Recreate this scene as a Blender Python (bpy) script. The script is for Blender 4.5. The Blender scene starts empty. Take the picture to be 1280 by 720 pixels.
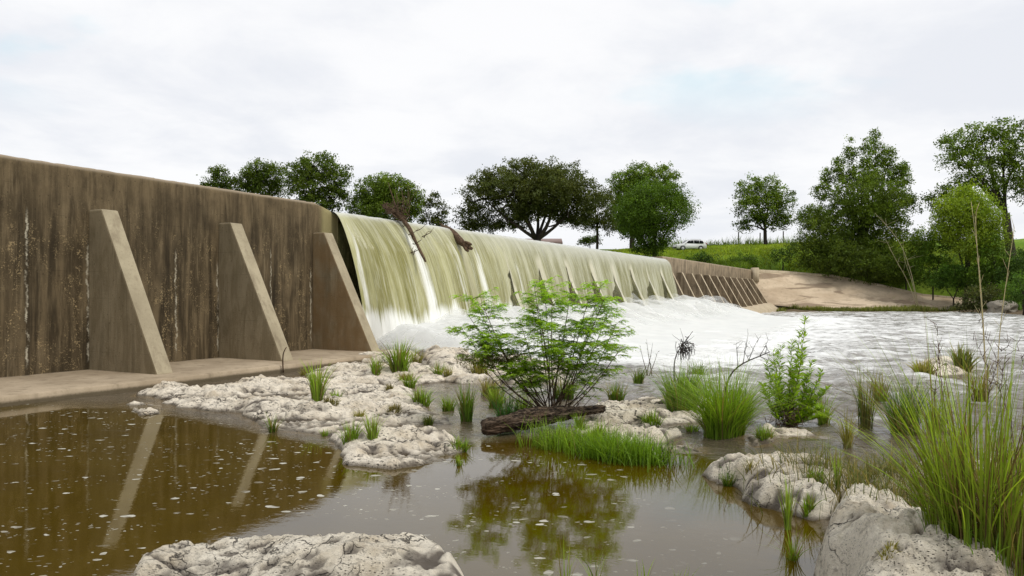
import bpy, math, random
import numpy as np
from mathutils import Vector

rng = np.random.default_rng(7)
random.seed(7)
scene = bpy.context.scene
COL = scene.collection
F = 960.0          # focal length in photo pixels
HY = 368.0         # horizon row
EZ = 1.95          # eye height above the water

def px(x, y, z=0.0):
    Y = F * (EZ - z) / (y - HY)
    return np.array([(x - 640.0) / F * Y, Y, z])
def pd(x, y, Y):
    return np.array([(x - 640.0) / F * Y, Y, EZ + (HY - y) / F * Y])

# ------------------------------------------------------------------ noise
def _hash(x, y, z, seed):
    h = (x.astype(np.uint32) * np.uint32(73856093)) ^ (y.astype(np.uint32) * np.uint32(19349663)) ^ \
        (z.astype(np.uint32) * np.uint32(83492791)) ^ np.uint32((seed * 2654435761) & 0xffffffff)
    h ^= h >> np.uint32(15); h *= np.uint32(2246822519); h ^= h >> np.uint32(13)
    h *= np.uint32(3266489917); h ^= h >> np.uint32(16)
    return h.astype(np.float64) / 4294967295.0
def vnoise(x, y, z=None, seed=0):
    x = np.asarray(x, float); y = np.asarray(y, float)
    z = np.zeros_like(x) if z is None else np.asarray(z, float) + np.zeros_like(x)
    xi = np.floor(x).astype(np.int64); yi = np.floor(y).astype(np.int64); zi = np.floor(z).astype(np.int64)
    fx, fy, fz = x - xi, y - yi, z - zi
    q = lambda t: t * t * t * (t * (t * 6 - 15) + 10)
    fx, fy, fz = q(fx), q(fy), q(fz)
    r = 0
    for dx in (0, 1):
        for dy in (0, 1):
            for dz in (0, 1):
                w = (fx if dx else 1 - fx) * (fy if dy else 1 - fy) * (fz if dz else 1 - fz)
                r = r + w * _hash(xi + dx, yi + dy, zi + dz, seed)
    return r * 2 - 1
def fbm(x, y, z=None, seed=0, oct=4, gain=.5):
    a, s, f = 1.0, 0, 1.0
    for o in range(oct):
        s = s + a * vnoise(x * f, y * f, None if z is None else z * f, seed + o)
        a *= gain; f *= 2.03
    return s
def worley(x, y, seed=0):
    xi = np.floor(x).astype(np.int64); yi = np.floor(y).astype(np.int64)
    f1 = np.full(x.shape, 9.); f2 = np.full(x.shape, 9.)
    zz = np.zeros_like(xi)
    for dx in (-1, 0, 1):
        for dy in (-1, 0, 1):
            cx = xi + dx; cy = yi + dy
            qx = cx + _hash(cx, cy, zz, seed); qy = cy + _hash(cx, cy, zz + 1, seed)
            d = np.hypot(qx - x, qy - y)
            m = d < f1
            f2 = np.where(m, f1, np.minimum(f2, d)); f1 = np.where(m, d, f1)
    return f1, f2
def sstep(a, b, x):
    t = np.clip((np.asarray(x, float) - a) / (b - a), 0, 1)
    return t * t * (3 - 2 * t)

# ------------------------------------------------------------------ objects
def tag(o, label=None, cat=None, group=None, kind=None):
    if label: o['label'] = label
    if cat: o['category'] = cat
    if group: o['group'] = group
    if kind: o['kind'] = kind
    return o
def empty(name, loc, label, cat, group=None, rz=0.0):
    o = bpy.data.objects.new(name, None); COL.objects.link(o)
    o.location = tuple(float(v) for v in loc); o.rotation_euler = (0, 0, rz)
    o.empty_display_size = .2
    return tag(o, label, cat, group)
def mesh_np(name, V, Q, mat, parent=None, smooth=False, col=None, attrs=None, uv=None, origin=None):
    """V (n,3); Q list of index arrays (m,k)."""
    V = np.asarray(V, np.float64)
    if origin is not None: V = V - np.asarray(origin)
    if not isinstance(Q, (list, tuple)): Q = [Q]
    Q = [np.asarray(q, np.int64) for q in Q if len(q)]
    me = bpy.data.meshes.new(name)
    me.vertices.add(len(V)); me.vertices.foreach_set('co', V.astype(np.float32).ravel())
    loops = np.concatenate([q.ravel() for q in Q]).astype(np.int32)
    tot = np.concatenate([np.full(len(q), q.shape[1]) for q in Q]).astype(np.int32)
    st = np.concatenate([[0], np.cumsum(tot)[:-1]]).astype(np.int32)
    me.loops.add(len(loops)); me.loops.foreach_set('vertex_index', loops)
    me.polygons.add(len(tot)); me.polygons.foreach_set('loop_start', st); me.polygons.foreach_set('loop_total', tot)
    if smooth: me.polygons.foreach_set('use_smooth', np.ones(len(tot), bool))
    if col is not None:
        c = np.ones((len(V), 4), np.float32); c[:, :3] = col
        a = me.attributes.new('Col', 'FLOAT_COLOR', 'POINT'); a.data.foreach_set('color', c.ravel())
    for k, v in (attrs or {}).items():
        a = me.attributes.new(k, 'FLOAT', 'POINT'); a.data.foreach_set('value', np.asarray(v, np.float32))
    if uv is not None:
        l = me.uv_layers.new(name='UVMap'); l.data.foreach_set('uv', np.asarray(uv, np.float32)[loops].ravel())
    me.update(calc_edges=True); me.validate()
    me.materials.append(mat)
    o = bpy.data.objects.new(name, me); COL.objects.link(o)
    if parent is not None: o.parent = parent
    elif origin is not None: o.location = tuple(float(v) for v in origin)
    return o
class MB:
    """collects tubes / boxes / leaves into ONE mesh"""
    def __init__(s): s.V = []; s.Q4 = []; s.Q3 = []; s.C = []; s.n = 0
    def add(s, V, q4=None, q3=None, col=(1, 1, 1)):
        V = np.asarray(V, float)
        if q4 is not None and len(q4): s.Q4.append(np.asarray(q4) + s.n)
        if q3 is not None and len(q3): s.Q3.append(np.asarray(q3) + s.n)
        c = np.zeros((len(V), 3)); c[:] = col
        s.V.append(V); s.C.append(c); s.n += len(V)
    def tube(s, P, R, n=6, col=(1, 1, 1), cap=True):
        P = np.asarray(P, float); R = np.asarray(R, float) * np.ones(len(P))
        T = np.gradient(P, axis=0); T /= np.linalg.norm(T, axis=1)[:, None] + 1e-9
        up = np.array([0, 0, 1.]) if abs(T[0, 2]) < .9 else np.array([1., 0, 0])
        rings = []
        for p, t, r in zip(P, T, R):
            a = np.cross(t, up); a /= np.linalg.norm(a) + 1e-9; b = np.cross(t, a); up = np.cross(a, t) if False else up
            th = np.arange(n) / n * 2 * np.pi
            rings.append(p + r * (np.cos(th)[:, None] * a + np.sin(th)[:, None] * b))
        V = np.concatenate(rings); q = []
        k = len(P)
        i = np.arange(k - 1)[:, None] * n; j = np.arange(n)[None, :]
        q = np.stack([i + j, i + (j + 1) % n, i + n + (j + 1) % n, i + n + j], -1).reshape(-1, 4)
        q3 = []
        if cap:
            V = np.concatenate([V, P[:1], P[-1:]]); b0 = k * n
            for m in range(n):
                q3.append((b0, (m + 1) % n, m)); q3.append((b0 + 1, (k - 1) * n + m, (k - 1) * n + (m + 1) % n))
        s.add(V, q, q3, col)
    def box(s, lo, hi, col=(1, 1, 1)):
        x0, y0, z0 = lo; x1, y1, z1 = hi
        V = [(x0, y0, z0), (x1, y0, z0), (x1, y1, z0), (x0, y1, z0), (x0, y0, z1), (x1, y0, z1), (x1, y1, z1), (x0, y1, z1)]
        s.add(V, [(0, 3, 2, 1), (4, 5, 6, 7), (0, 1, 5, 4), (1, 2, 6, 5), (2, 3, 7, 6), (3, 0, 4, 7)], None, col)
    def blades(s, B, H, lean, hd, W, col, nseg=4, droop=1.8):
        """grass blades: B (n,3) base, H length, lean horizontal reach fraction, hd heading, W width"""
        B = np.asarray(B, float); n = len(B); lean = np.minimum(lean, 1.25)
        t = np.linspace(0, 1, nseg + 1)[None, :]
        reach = (lean * H)[:, None] * t ** droop
        zz = H[:, None] * (t - .25 * np.clip(lean, 0, 1.5)[:, None] * t ** 2.5)
        dx = np.cos(hd)[:, None]; dy = np.sin(hd)[:, None]
        cx = B[:, 0:1] + dx * reach; cy = B[:, 1:2] + dy * reach; cz = B[:, 2:3] + zz
        fa = hd + rng.uniform(-1.2, 1.2, n) + np.pi / 2
        wx = np.cos(fa)[:, None]; wy = np.sin(fa)[:, None]
        w = W[:, None] * np.clip(1.05 - t ** 1.6, .04, 1) * .5
        L = np.stack([cx - wx * w, cy - wy * w, cz], -1); R = np.stack([cx + wx * w, cy + wy * w, cz], -1)
        V = np.stack([L, R], 2).reshape(n, -1, 3)      # per blade: L0 R0 L1 R1 ...
        m = V.shape[1]
        base = (np.arange(n) * m)[:, None]
        k = np.arange(nseg)[None, :] * 2
        q = np.stack([base + k, base + k + 1, base + k + 3, base + k + 2], -1).reshape(-1, 4)
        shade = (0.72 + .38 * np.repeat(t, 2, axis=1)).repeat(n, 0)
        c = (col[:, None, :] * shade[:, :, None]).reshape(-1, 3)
        s.V.append(V.reshape(-1, 3)); s.C.append(c); s.Q4.append(q + s.n); s.n += n * m
    def leaves(s, P, D, N, L, W, col, fold=.0):
        """rhombic leaves from P along D (unit) with blade normal N"""
        P = np.asarray(P); n = len(P)
        S = np.cross(D, N); S /= np.linalg.norm(S, axis=1)[:, None] + 1e-9
        L = np.asarray(L)[:, None] if np.ndim(L) else L; W = np.asarray(W)[:, None] if np.ndim(W) else W
        mid = P + D * L * .45
        V = np.stack([P, mid + S * W * .5 + N * fold * W, P + D * L, mid - S * W * .5 + N * fold * W], 1).reshape(-1, 3)
        q = np.arange(n * 4).reshape(n, 4)
        s.V.append(V); s.C.append(np.repeat(col, 4, 0)); s.Q4.append(q + s.n); s.n += 4 * n
    def build(s, name, mat, parent=None, smooth=False, origin=None):
        return mesh_np(name, np.concatenate(s.V), [np.concatenate(q) for q in (s.Q4, s.Q3) if q], mat, parent, smooth,
                       col=np.concatenate(s.C), origin=origin)
def unit(v): return v / (np.linalg.norm(v, axis=-1, keepdims=True) + 1e-9)
def rand_dirs(n): return unit(rng.normal(size=(n, 3)))

# ------------------------------------------------------------------ materials
class NT:
    def __init__(s, name):
        s.m = bpy.data.materials.new(name); s.m.use_nodes = True
        s.t = s.m.node_tree; s.t.nodes.clear()
        s.out = s.t.nodes.new('ShaderNodeOutputMaterial')
    def n(s, typ, ins=None, **kw):
        nd = s.t.nodes.new(typ)
        for k, v in kw.items(): setattr(nd, k, v)
        for k, v in (ins or {}).items():
            sock = nd.inputs[k]
            if isinstance(v, bpy.types.NodeSocket): s.t.links.new(v, sock)
            else: sock.default_value = v
        return nd
    def math(s, op, a, b=0.0, c=0.0, clamp=False):
        nd = s.n('ShaderNodeMath', operation=op, use_clamp=clamp)
        for i, v in enumerate((a, b, c)):
            if isinstance(v, bpy.types.NodeSocket): s.t.links.new(v, nd.inputs[i])
            else: nd.inputs[i].default_value = v
        return nd.outputs[0]
    def mix(s, f, a, b):
        nd = s.n('ShaderNodeMix', data_type='RGBA')
        for k, v in ((0, f), (6, a), (7, b)):
            if isinstance(v, bpy.types.NodeSocket): s.t.links.new(v, nd.inputs[k])
            else: nd.inputs[k].default_value = v if k == 0 else (*v, 1)[:4]
        return nd.outputs[2]
    def pos(s, scale=(1, 1, 1), loc=(0, 0, 0), src='Object'):
        tc = s.n('ShaderNodeTexCoord')
        mp = s.n('ShaderNodeMapping', {'Vector': tc.outputs[src], 'Scale': scale, 'Location': loc})
        return mp.outputs[0]
    def noise(s, vec, scale=1, detail=6, rough=.55, dist=0):
        return s.n('ShaderNodeTexNoise', {'Vector': vec, 'Scale': scale, 'Detail': detail, 'Roughness': rough, 'Distortion': dist}).outputs['Fac']
    def vor(s, vec, scale=1, feature='F1', rnd=1):
        return s.n('ShaderNodeTexVoronoi', {'Vector': vec, 'Scale': scale, 'Randomness': rnd}, feature=feature)
    def ramp(s, f, lo, hi):     # smooth 0..1
        nd = s.n('ShaderNodeMapRange', {'Value': f, 'From Min': lo, 'From Max': hi}, interpolation_type='SMOOTHSTEP')
        return nd.outputs[0]
    def attr(s, name, out='Fac'):
        return s.n('ShaderNodeAttribute', attribute_name=name).outputs[out]
    def sep(s, vec): return s.n('ShaderNodeSeparateXYZ', {0: vec}).outputs
    def bump(s, h, strength=.5, dist=.02, nrm=None):
        ins = {'Height': h, 'Strength': strength, 'Distance': dist}
        if nrm is not None: ins['Normal'] = nrm
        return s.n('ShaderNodeBump', ins).outputs[0]
    def bsdf(s, col, rough=.6, nrm=None, spec=.3, **kw):
        ins = {'Base Color': col if isinstance(col, bpy.types.NodeSocket) else (*col, 1)[:4], 'Roughness': rough, 'Specular IOR Level': spec}
        if nrm is not None: ins['Normal'] = nrm
        for k, v in kw.items(): ins[k.replace('_', ' ')] = v
        return s.n('ShaderNodeBsdfPrincipled', ins)
    def done(s, sh):
        s.t.links.new(sh.outputs[0] if not isinstance(sh, bpy.types.NodeSocket) else sh, s.out.inputs[0]); return s.m
def plain(name, col, rough=.6, spec=.4, **kw):
    m = NT(name); return m.done(m.bsdf(col, rough, None, spec, **kw))

def foliage_mat(name, trans=.35, rough=.5, spec=.25):
    m = NT(name); c = m.attr('Col', 'Color')
    b = m.bsdf(c, rough, None, spec)
    tcol = m.n('ShaderNodeMixRGB', {0: 1.0, 1: c, 2: (1.25, 1.2, .45, 1)}, blend_type='MULTIPLY').outputs[0]
    t = m.n('ShaderNodeBsdfTranslucent', {'Color': tcol})
    return m.done(m.n('ShaderNodeMixShader', {0: trans, 1: b.outputs[0], 2: t.outputs[0]}))
LEAF = foliage_mat('tree_leaf', .28, .55, .2)
GRASS = foliage_mat('grass_blade', .42, .5, .25)

def bark_mat(name, a, b):
    m = NT(name); v = m.pos((1, 1, .35)); f = m.noise(v, 14, 6, .65)
    c = m.mix(m.ramp(f, .3, .7), a, b)
    return m.done(m.bsdf(c, .9, m.bump(f, .8, .03), .1))
BARK = bark_mat('bark', (.025, .02, .016), (.075, .06, .048))
TWIG = bark_mat('twig_bark', (.05, .032, .02), (.15, .10, .065))

def wall_mat(name, dark, mid, light, cracks=(), speck=.9, top_z=None, soft=1.0):
    m = NT(name)
    tc = m.n('ShaderNodeTexCoord').outputs['Object']; x, y, z = m.sep(tc)
    V = lambda a, b, c: m.n('ShaderNodeMapping', {'Vector': tc, 'Scale': (a, b, c)}).outputs[0]
    streak = m.noise(V(2.2, 2.2, .26 if soft == 1 else .6), 1.6, 8, .7, .5)
    streak2 = m.noise(V(8, 8, .5), 1.3, 6, .7, .4)
    blotch = m.noise(V(1, 1, .8), 1.1, 7, .62)
    fine = m.noise(V(1, 1, 1), 26, 5, .7)
    c = m.mix(m.ramp(streak, .38, .62), dark, mid)
    c = m.mix(m.math('MULTIPLY', m.ramp(streak2, .5, .75), .6 * soft * soft), c, light)
    c = m.mix(m.math('MULTIPLY', m.ramp(z, 3.6, 4.8), m.math('MULTIPLY', m.ramp(m.noise(V(1.5, 1.5, .5), 1.4, 5, .65), .35, .6), .55)), c, (mid[0] * 1.35, mid[1] * 1.35, mid[2] * 1.35))
    c = m.mix(m.math('MULTIPLY', m.ramp(blotch, .42, .7), .6 * soft), c, (dark[0] * .55, dark[1] * .55, dark[2] * .55))
    # pale lichen / spalled specks, more of them low down
    sp = m.vor(V(1, 1, .7), 11).outputs['Distance']
    big = m.noise(V(1.2, 1.2, .5), 1.7, 3, .5)
    low = m.ramp(z, 4.6, 2.4)
    sm = m.math('MULTIPLY', m.math('MULTIPLY', m.ramp(m.math('ADD', fine, m.math('MULTIPLY', m.noise(V(1, 1, .6), 7, 4, .6), .6)), .855, .93), m.ramp(big, .42, .60)), m.math('MULTIPLY', low, speck))
    c = m.mix(sm, c, (light[0] * 1.5, light[1] * 1.45, light[2] * 1.3))
    dk = m.vor(V(1, 1, 1), 7).outputs['Distance']
    c = m.mix(m.math('MULTIPLY', m.ramp(m.math('ADD', dk, m.math('MULTIPLY', fine, .3)), .30, .2), .6), c, (dark[0] * .4, dark[1] * .4, dark[2] * .4))
    wash = m.noise(V(2.6, 2.6, .16), 1.1, 7, .66, .6)
    c = m.mix(m.math('MULTIPLY', m.math('MULTIPLY', m.ramp(wash, .52, .66), m.ramp(z, 5.2, 3.0)), .7 * soft), c, (dark[0] * .38, dark[1] * .38, dark[2] * .38))
    if soft < 1: c = m.mix(m.math('MULTIPLY', m.ramp(x, 8.6, 9.6), m.math('MULTIPLY', m.ramp(blotch, .3, .6), .55)), c, (.24, .135, .05))
    if cracks: c = m.mix(m.math('MULTIPLY', m.ramp(x, 9.75, 10.1), .75), c, (.36, .31, .15))  # light put into the colour beside the falls, where deep shade hid the wall
    # form-board courses
    zz = m.math('FRACT', m.math('MULTIPLY', z, 1 / 0.62))
    line = m.math('MULTIPLY', m.ramp(zz, .025, .0), m.ramp(m.noise(V(.7, .7, .7), 1.5, 3), .45, .6))
    c = m.mix(m.math('MULTIPLY', line, .45), c, (dark[0] * .35, dark[1] * .35, dark[2] * .35))
    # white weeping cracks
    wob = m.math('MULTIPLY', m.math('SUBTRACT', m.noise(V(0, 0, 1), 1.5, 7, .72), .5), .42)
    for (x0, z0, z1, w) in cracks:
        d = m.math('ABSOLUTE', m.math('SUBTRACT', m.math('ADD', x, wob), x0))
        g = m.math('MULTIPLY', m.ramp(d, w * .75, w * .1), m.math('MULTIPLY', m.ramp(z, z0, z0 + .3), m.ramp(z, z1, z1 - .4)))
        g = m.math('MULTIPLY', g, m.ramp(m.noise(V(3, 3, 2.2), 2.2, 6, .7), .40, .58))
        c = m.mix(m.math('MULTIPLY', g, .85), c, (.52, .47, .36))
    if top_z:
        c = m.mix(m.math('MULTIPLY', m.ramp(z, top_z - .10, top_z - .02), .75), c, (.36, .29, .21))
    h = m.math('ADD', m.math('MULTIPLY', fine, .5), m.math('ADD', m.math('MULTIPLY', blotch, .6), m.math('MULTIPLY', sm, .5)))
    return m.done(m.bsdf(c, .88, m.bump(h, .55, .03), .2))

def rock_mat(name, light=(.88, .79, .65), dark=(.16, .135, .11), fs=1.0):
    m = NT(name)
    tc = m.n('ShaderNodeNewGeometry').outputs['Position']; x, y, z = m.sep(tc)
    V = lambda a, b, c: m.n('ShaderNodeMapping', {'Vector': tc, 'Scale': (a, b, c)}).outputs[0]
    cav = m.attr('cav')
    n1 = m.noise(V(1, 1, 1), 1.8, 7, .65); n2 = m.noise(V(.6, 1.15, 1), 13 * fs, 6, .72); n3 = m.noise(V(1, 1, 1), 70 * fs, 4, .7)
    pit = m.vor(V(.55, 1.2, 1.3), 26 * fs).outputs['Distance']
    pit = m.ramp(m.math('ADD', pit, m.math('MULTIPLY', n2, .5)), .54, .38)
    pit = m.math('MULTIPLY', pit, m.ramp(m.noise(V(.6, 1.2, 1), 2.6, 4), .40, .58))
    ck = m.vor(m.n('ShaderNodeVectorMath', {0: V(1, 1.6, 1), 1: m.n('ShaderNodeTexNoise', {'Vector': tc, 'Scale': 2.2, 'Detail': 5}).outputs['Color']}, operation='ADD').outputs[0], 1.7 * fs, 'DISTANCE_TO_EDGE').outputs['Distance']
    ck = m.math('MULTIPLY', m.ramp(ck, .028, .003), m.ramp(m.noise(V(1, 1, 1), 1.3, 3), .50, .62))
    c = m.mix(m.ramp(n1, .40, .72), light, (light[0] * .74, light[1] * .70, light[2] * .64))
    c = m.mix(m.math('MULTIPLY', m.ramp(n2, .52, .68), .58), c, (.22, .185, .145))
    c = m.mix(m.math('MULTIPLY', m.ramp(n3, .54, .68), .45), c, (.13, .11, .09))
    c = m.mix(m.math('MULTIPLY', m.ramp(n1, .55, .75), .35), c, (.38, .28, .16))
    c = m.mix(m.ramp(cav, .0, 1.0), c, dark)  # low spots and crevices darkened: shade between slabs put into the colour
    c = m.mix(m.math('MULTIPLY', pit, .9), c, (.06, .05, .04))
    c = m.mix(m.math('MULTIPLY', ck, .85), c, (.05, .042, .035))
    wet = m.ramp(m.math('ADD', z, m.math('MULTIPLY', n2, .06)), .085, .035)
    c = m.mix(m.math('MULTIPLY', wet, .8), c, (.085, .062, .036))
    h = m.math('SUBTRACT', m.math('ADD', m.math('MULTIPLY', n2, 1.0), m.math('MULTIPLY', n3, .35)), m.math('ADD', m.math('MULTIPLY', pit, .9), m.math('MULTIPLY', ck, 1.3)))
    r = m.math('SUBTRACT', .92, m.math('MULTIPLY', wet, .5))
    return m.done(m.bsdf(c, r, m.bump(h, 1.0, .05 / fs ** .5), .3))
ROCK = rock_mat('limestone', fs=1.0)
ROCKN = rock_mat('limestone_close', light=(.88, .80, .66), fs=2.1)

def concrete_mat(name, a, b, stain=(.12, .09, .06), rough=.9, wet=False):
    m = NT(name)
    tc = m.n('ShaderNodeTexCoord').outputs['Object']
    V = lambda a_, b_, c_: m.n('ShaderNodeMapping', {'Vector': tc, 'Scale': (a_, b_, c_)}).outputs[0]
    n1 = m.noise(V(1, 1, 1), .9, 7, .65); n2 = m.noise(V(1, 1, 1), 18, 6, .7); st = m.noise(V(2.5, 2.5, .25), 1.2, 6, .6)
    c = m.mix(m.ramp(n1, .35, .65), a, b)
    c = m.mix(m.math('MULTIPLY', m.ramp(st, .5, .72), .55), c, stain)
    c = m.mix(m.math('MULTIPLY', m.ramp(n2, .52, .70), .5), c, (a[0] * .5, a[1] * .48, a[2] * .45))
    if wet:
        z = m.sep(tc)[2]; e = m.ramp(m.math('ADD', z, m.math('MULTIPLY', n2, .08)), .155, .09)
        c = m.mix(m.math('MULTIPLY', e, .85), c, (.075, .058, .032))
        y = m.math('ABSOLUTE', m.sep(tc)[1]); e2 = m.ramp(m.math('ADD', y, m.math('MULTIPLY', n1, 1.1)), .85, .35)
        c = m.mix(m.math('MULTIPLY', e2, .5), c, (.10, .075, .045))  # also darker along the foot of the wall
    return m.done(m.bsdf(c, rough, m.bump(m.math('ADD', n1, n2), .4, .02), .2))

# ================================================================== terrain
U = np.array([.4619, .8869]); VV = np.array([.8869, -.4619]); O2 = np.array([-10.77, 16.15])
def dam_pt(t, d, z=0): p = O2 + U * t + VV * d; return np.array([p[0], p[1], z])
def dam_td(x, y): return (x - O2[0]) * U[0] + (y - O2[1]) * U[1], (x - O2[0]) * VV[0] + (y - O2[1]) * VV[1]
T_END = 85.6
BANK = np.array([(-400, 315.7), (28.9, 92.2), (30.0, 85.5), (40, 85.8), (50, 84.8), (47.5, 76), (46.5, 69), (44, 40), (40, 10), (38, -60), (38, -300)], float)
LAND = np.vstack([BANK, [(4000, -300), (4000, 4000), (-400, 4000)]])
def seg_dist(x, y, P, closed=False):
    best = np.full(x.shape, 1e9)
    n = len(P) if closed else len(P) - 1
    for i in range(n):
        a = P[i]; b = P[(i + 1) % len(P)]; ab = b - a
        t = np.clip(((x - a[0]) * ab[0] + (y - a[1]) * ab[1]) / (ab @ ab + 1e-12), 0, 1)
        best = np.minimum(best, np.hypot(x - a[0] - t * ab[0], y - a[1] - t * ab[1]))
    return best
def inside(x, y, P):
    r = np.zeros(x.shape, bool); n = len(P); j = n - 1
    for i in range(n):
        xi, yi = P[i]; xj, yj = P[j]
        c = ((yi > y) != (yj > y)) & (x < (xj - xi) * (y - yi) / (yj - yi + 1e-12) + xi)
        r ^= c; j = i
    return r
def terrain_h(x, y, rough=True):
    x = np.asarray(x, float); y = np.asarray(y, float)
    s = seg_dist(x, y, BANK); s = np.where(inside(x, y, LAND), s, -s)
    dn = np.interp(s, [-12, -1, 0, 2.5, 7, 14, 27, 38, 60, 300, 4000], [-1.2, -.5, -.02, .16, 2.0, 5.6, 9.0, 10.2, 10.4, 9, -20])
    up = np.interp(s, [-12, -1, 0, 3, 10, 27, 38, 60, 300, 4000], [2.5, 4.1, 4.75, 5.6, 7.2, 9.3, 10.2, 10.4, 9, -20])
    t, d = dam_td(x, y)
    w = sstep(1.5, -1.5, d)
    w = np.where(t > T_END - .5, np.maximum(w, .0), w)
    h = dn * (1 - w) + up * w
    if rough: h = h + np.where(s > 1, 1, 0) * .18 * fbm(x * .35, y * .35, seed=5, oct=3)
    h = np.where((s < 0) & (d < 3) & (d > -9), np.minimum(h, -.9), h)
    h = slab_drop(x, y, h)
    near = np.interp(-y, [5, 9, 30, 80], [-1.2, .4, 3, 6])         # the bank behind the camera
    return np.maximum(h, np.where(d > 1.5, near, -5))
def slab_drop(x, y, h):
    kx = [28.9, 33, 40, 45, 50, 54.5, 57]; yb = np.interp(x, kx, [90.5, 88.3, 88, 88, 87.6, 86.5, 86.5]); yt = np.interp(x, [28.9, 34, 40.5, 46, 50.2, 54.5, 57], [92.3, 95.5, 97, 95.5, 94, 91.5, 89])
    zt = np.interp(x, [28.9, 34, 40.5, 46, 50.2, 54.5, 57], [4.8, 4.7, 4.25, 3.0, 1.85, 1.35, .8])
    f = (y - yb) / (yt - yb)
    lim = np.clip(f, 0, 1) * zt - .9 - .4 * np.sin(np.pi * np.clip(f, 0, 1))
    return np.where((x > 27.5) & (x < 57) & (f > .0) & (f < 1.12), np.minimum(h, lim), h)
def th(x, y): return float(terrain_h(np.array([x]), np.array([y]))[0])

def grid_faces(nu, nv):
    i = np.arange(nu - 1)[:, None] * nv; j = np.arange(nv - 1)[None, :]
    return np.stack([i + j, i + j + 1, i + nv + j + 1, i + nv + j], -1).reshape(-1, 4)

xs = np.concatenate([np.linspace(-900, -70, 40), np.linspace(-68, 100, 150), np.linspace(104, 900, 40)])
ys = np.concatenate([np.linspace(-300, -20, 14), np.linspace(-15, 60, 40), np.linspace(61.5, 160, 90), np.linspace(166, 1500, 40)])
GX, GY = np.meshgrid(xs, ys, indexing='ij')
GZ = terrain_h(GX.ravel(), GY.ravel())
m = NT('turf'); tc = m.n('ShaderNodeNewGeometry').outputs['Position']
n1 = m.noise(tc, .18, 5, .6); n2 = m.noise(tc, 2.2, 6, .7)
c = m.mix(m.ramp(n1, .35, .65), (.15, .26, .022), (.22, .31, .04))
c = m.mix(m.math('MULTIPLY', m.ramp(n2, .45, .7), .7), c, (.065, .13, .016))
z_ = m.sep(tc)[2]
c = m.mix(m.ramp(m.math('ADD', z_, m.math('MULTIPLY', n2, 1.2)), 2.2, .9), c, (.16, .12, .075))
TURF = m.done(m.bsdf(c, .95, m.bump(n2, .9, .25), .1))
tag(mesh_np('ground', np.stack([GX.ravel(), GY.ravel(), GZ], 1), grid_faces(len(xs), len(ys))[:, ::-1], TURF, smooth=True), kind='structure')

# ================================================================== dam
DAM_RZ = math.atan2(U[1], U[0])
dam = empty('dam', (O2[0], O2[1], 0), 'long weathered concrete dam, buttressed walls either side of an overflowing spillway', 'dam', rz=DAM_RZ)
WALL = wall_mat('stained_wall', (.058, .042, .023), (.150, .110, .062), (.26, .20, .12),
                cracks=((.55, .3, 3.9, .05), (1.95, .3, 3.3, .06), (4.35, .3, 3.2, .05), (5.72, .3, 2.9, .06), (9.42, .3, 2.9, .05), (-1.2, .5, 3.6, .04), (7.7, 1.2, 3.4, .03)), top_z=4.9)
BUT = wall_mat('buttress_concrete', (.225, .178, .108), (.305, .248, .16), (.38, .32, .22), speck=.1, soft=.5)
BUTF = concrete_mat('buttress_face', (.41, .35, .24), (.31, .26, .175), (.17, .13, .085))
FARW = wall_mat('far_wall_concrete', (.17, .13, .085), (.32, .25, .17), (.42, .34, .24), speck=.25, top_z=4.9)
FARB = concrete_mat('far_buttress_concrete', (.54, .45, .32), (.44, .36, .25), (.24, .185, .12))
APR = concrete_mat('apron_concrete', (.42, .335, .235), (.32, .25, .17), (.13, .10, .06), wet=True)

def prism(name, prof, t0, t1, mat, parent, bev=.03):
    """profile of (d,z) points extruded along the dam axis; local x = t, local y = -d. Chamfered by a bevel modifier"""
    n = len(prof)
    V = [(t0, -d, z) for d, z in prof] + [(t1, -d, z) for d, z in prof]
    import bmesh
    bm = bmesh.new(); vs = [bm.verts.new(v) for v in V]
    bm.faces.new(vs[:n]); bm.faces.new(vs[n:][::-1])
    for i in range(n): bm.faces.new((vs[i], vs[n + i], vs[n + (i + 1) % n], vs[(i + 1) % n]))
    bmesh.ops.recalc_face_normals(bm, faces=bm.faces)
    if bev: bmesh.ops.bevel(bm, geom=list(bm.edges), offset=bev, segments=2, affect='EDGES', profile=.6)
    me = bpy.data.meshes.new(name); bm.to_mesh(me); bm.free()
    me.materials.append(mat); o = bpy.data.objects.new(name, me); COL.objects.link(o); o.parent = parent
    return o
# left wall, with the sloped shoulder down to the spillway
def wall_sheet(name, t0, t1, nt, topf, mat, thick=.9, z0=-.5, seed=3):
    ts = np.linspace(t0, t1, nt); top = topf(ts)
    bev = .04
    prof = [(0, z0)] + [(0, z) for z in np.linspace(z0, 1, 40)[1:]]
    rows = []
    K = 44
    for k in range(K):
        z = z0 + (top - bev - z0) * k / (K - 1); d = .012 * fbm(ts * 1.1, z * 1.1, seed=seed, oct=5); rows.append((ts, d, z))
    edge = .007 * fbm(ts * 6, ts * 0, seed=9, oct=4)
    rows.append((ts, -bev + edge * .5, top + edge)); rows.append((ts, ts * 0 - thick + bev, top)); rows.append((ts, ts * 0 - thick, top - bev)); rows.append((ts, ts * 0 - thick, top * 0 + z0))
    V = np.stack([np.stack([a, -b, c], 1) for a, b, c in rows], 1).reshape(-1, 3)
    nr = len(rows)
    q = grid_faces(nt, nr)[:, ::-1]
    i0 = np.arange(nr)[::-1]; i1 = (nt - 1) * nr + np.arange(nr)
    return mesh_np(name, V, [q, i0[None, :], i1[None, :]], mat, dam, False)
o = wall_sheet('wall', -34, 10.72, 620, lambda t: np.interp(t, [-40, 9.65, 10.5, 10.72], [4.9, 4.9, 4.66, 4.62]), WALL)
o['label'] = 'dark streaked wall left of the spillway'
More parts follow.
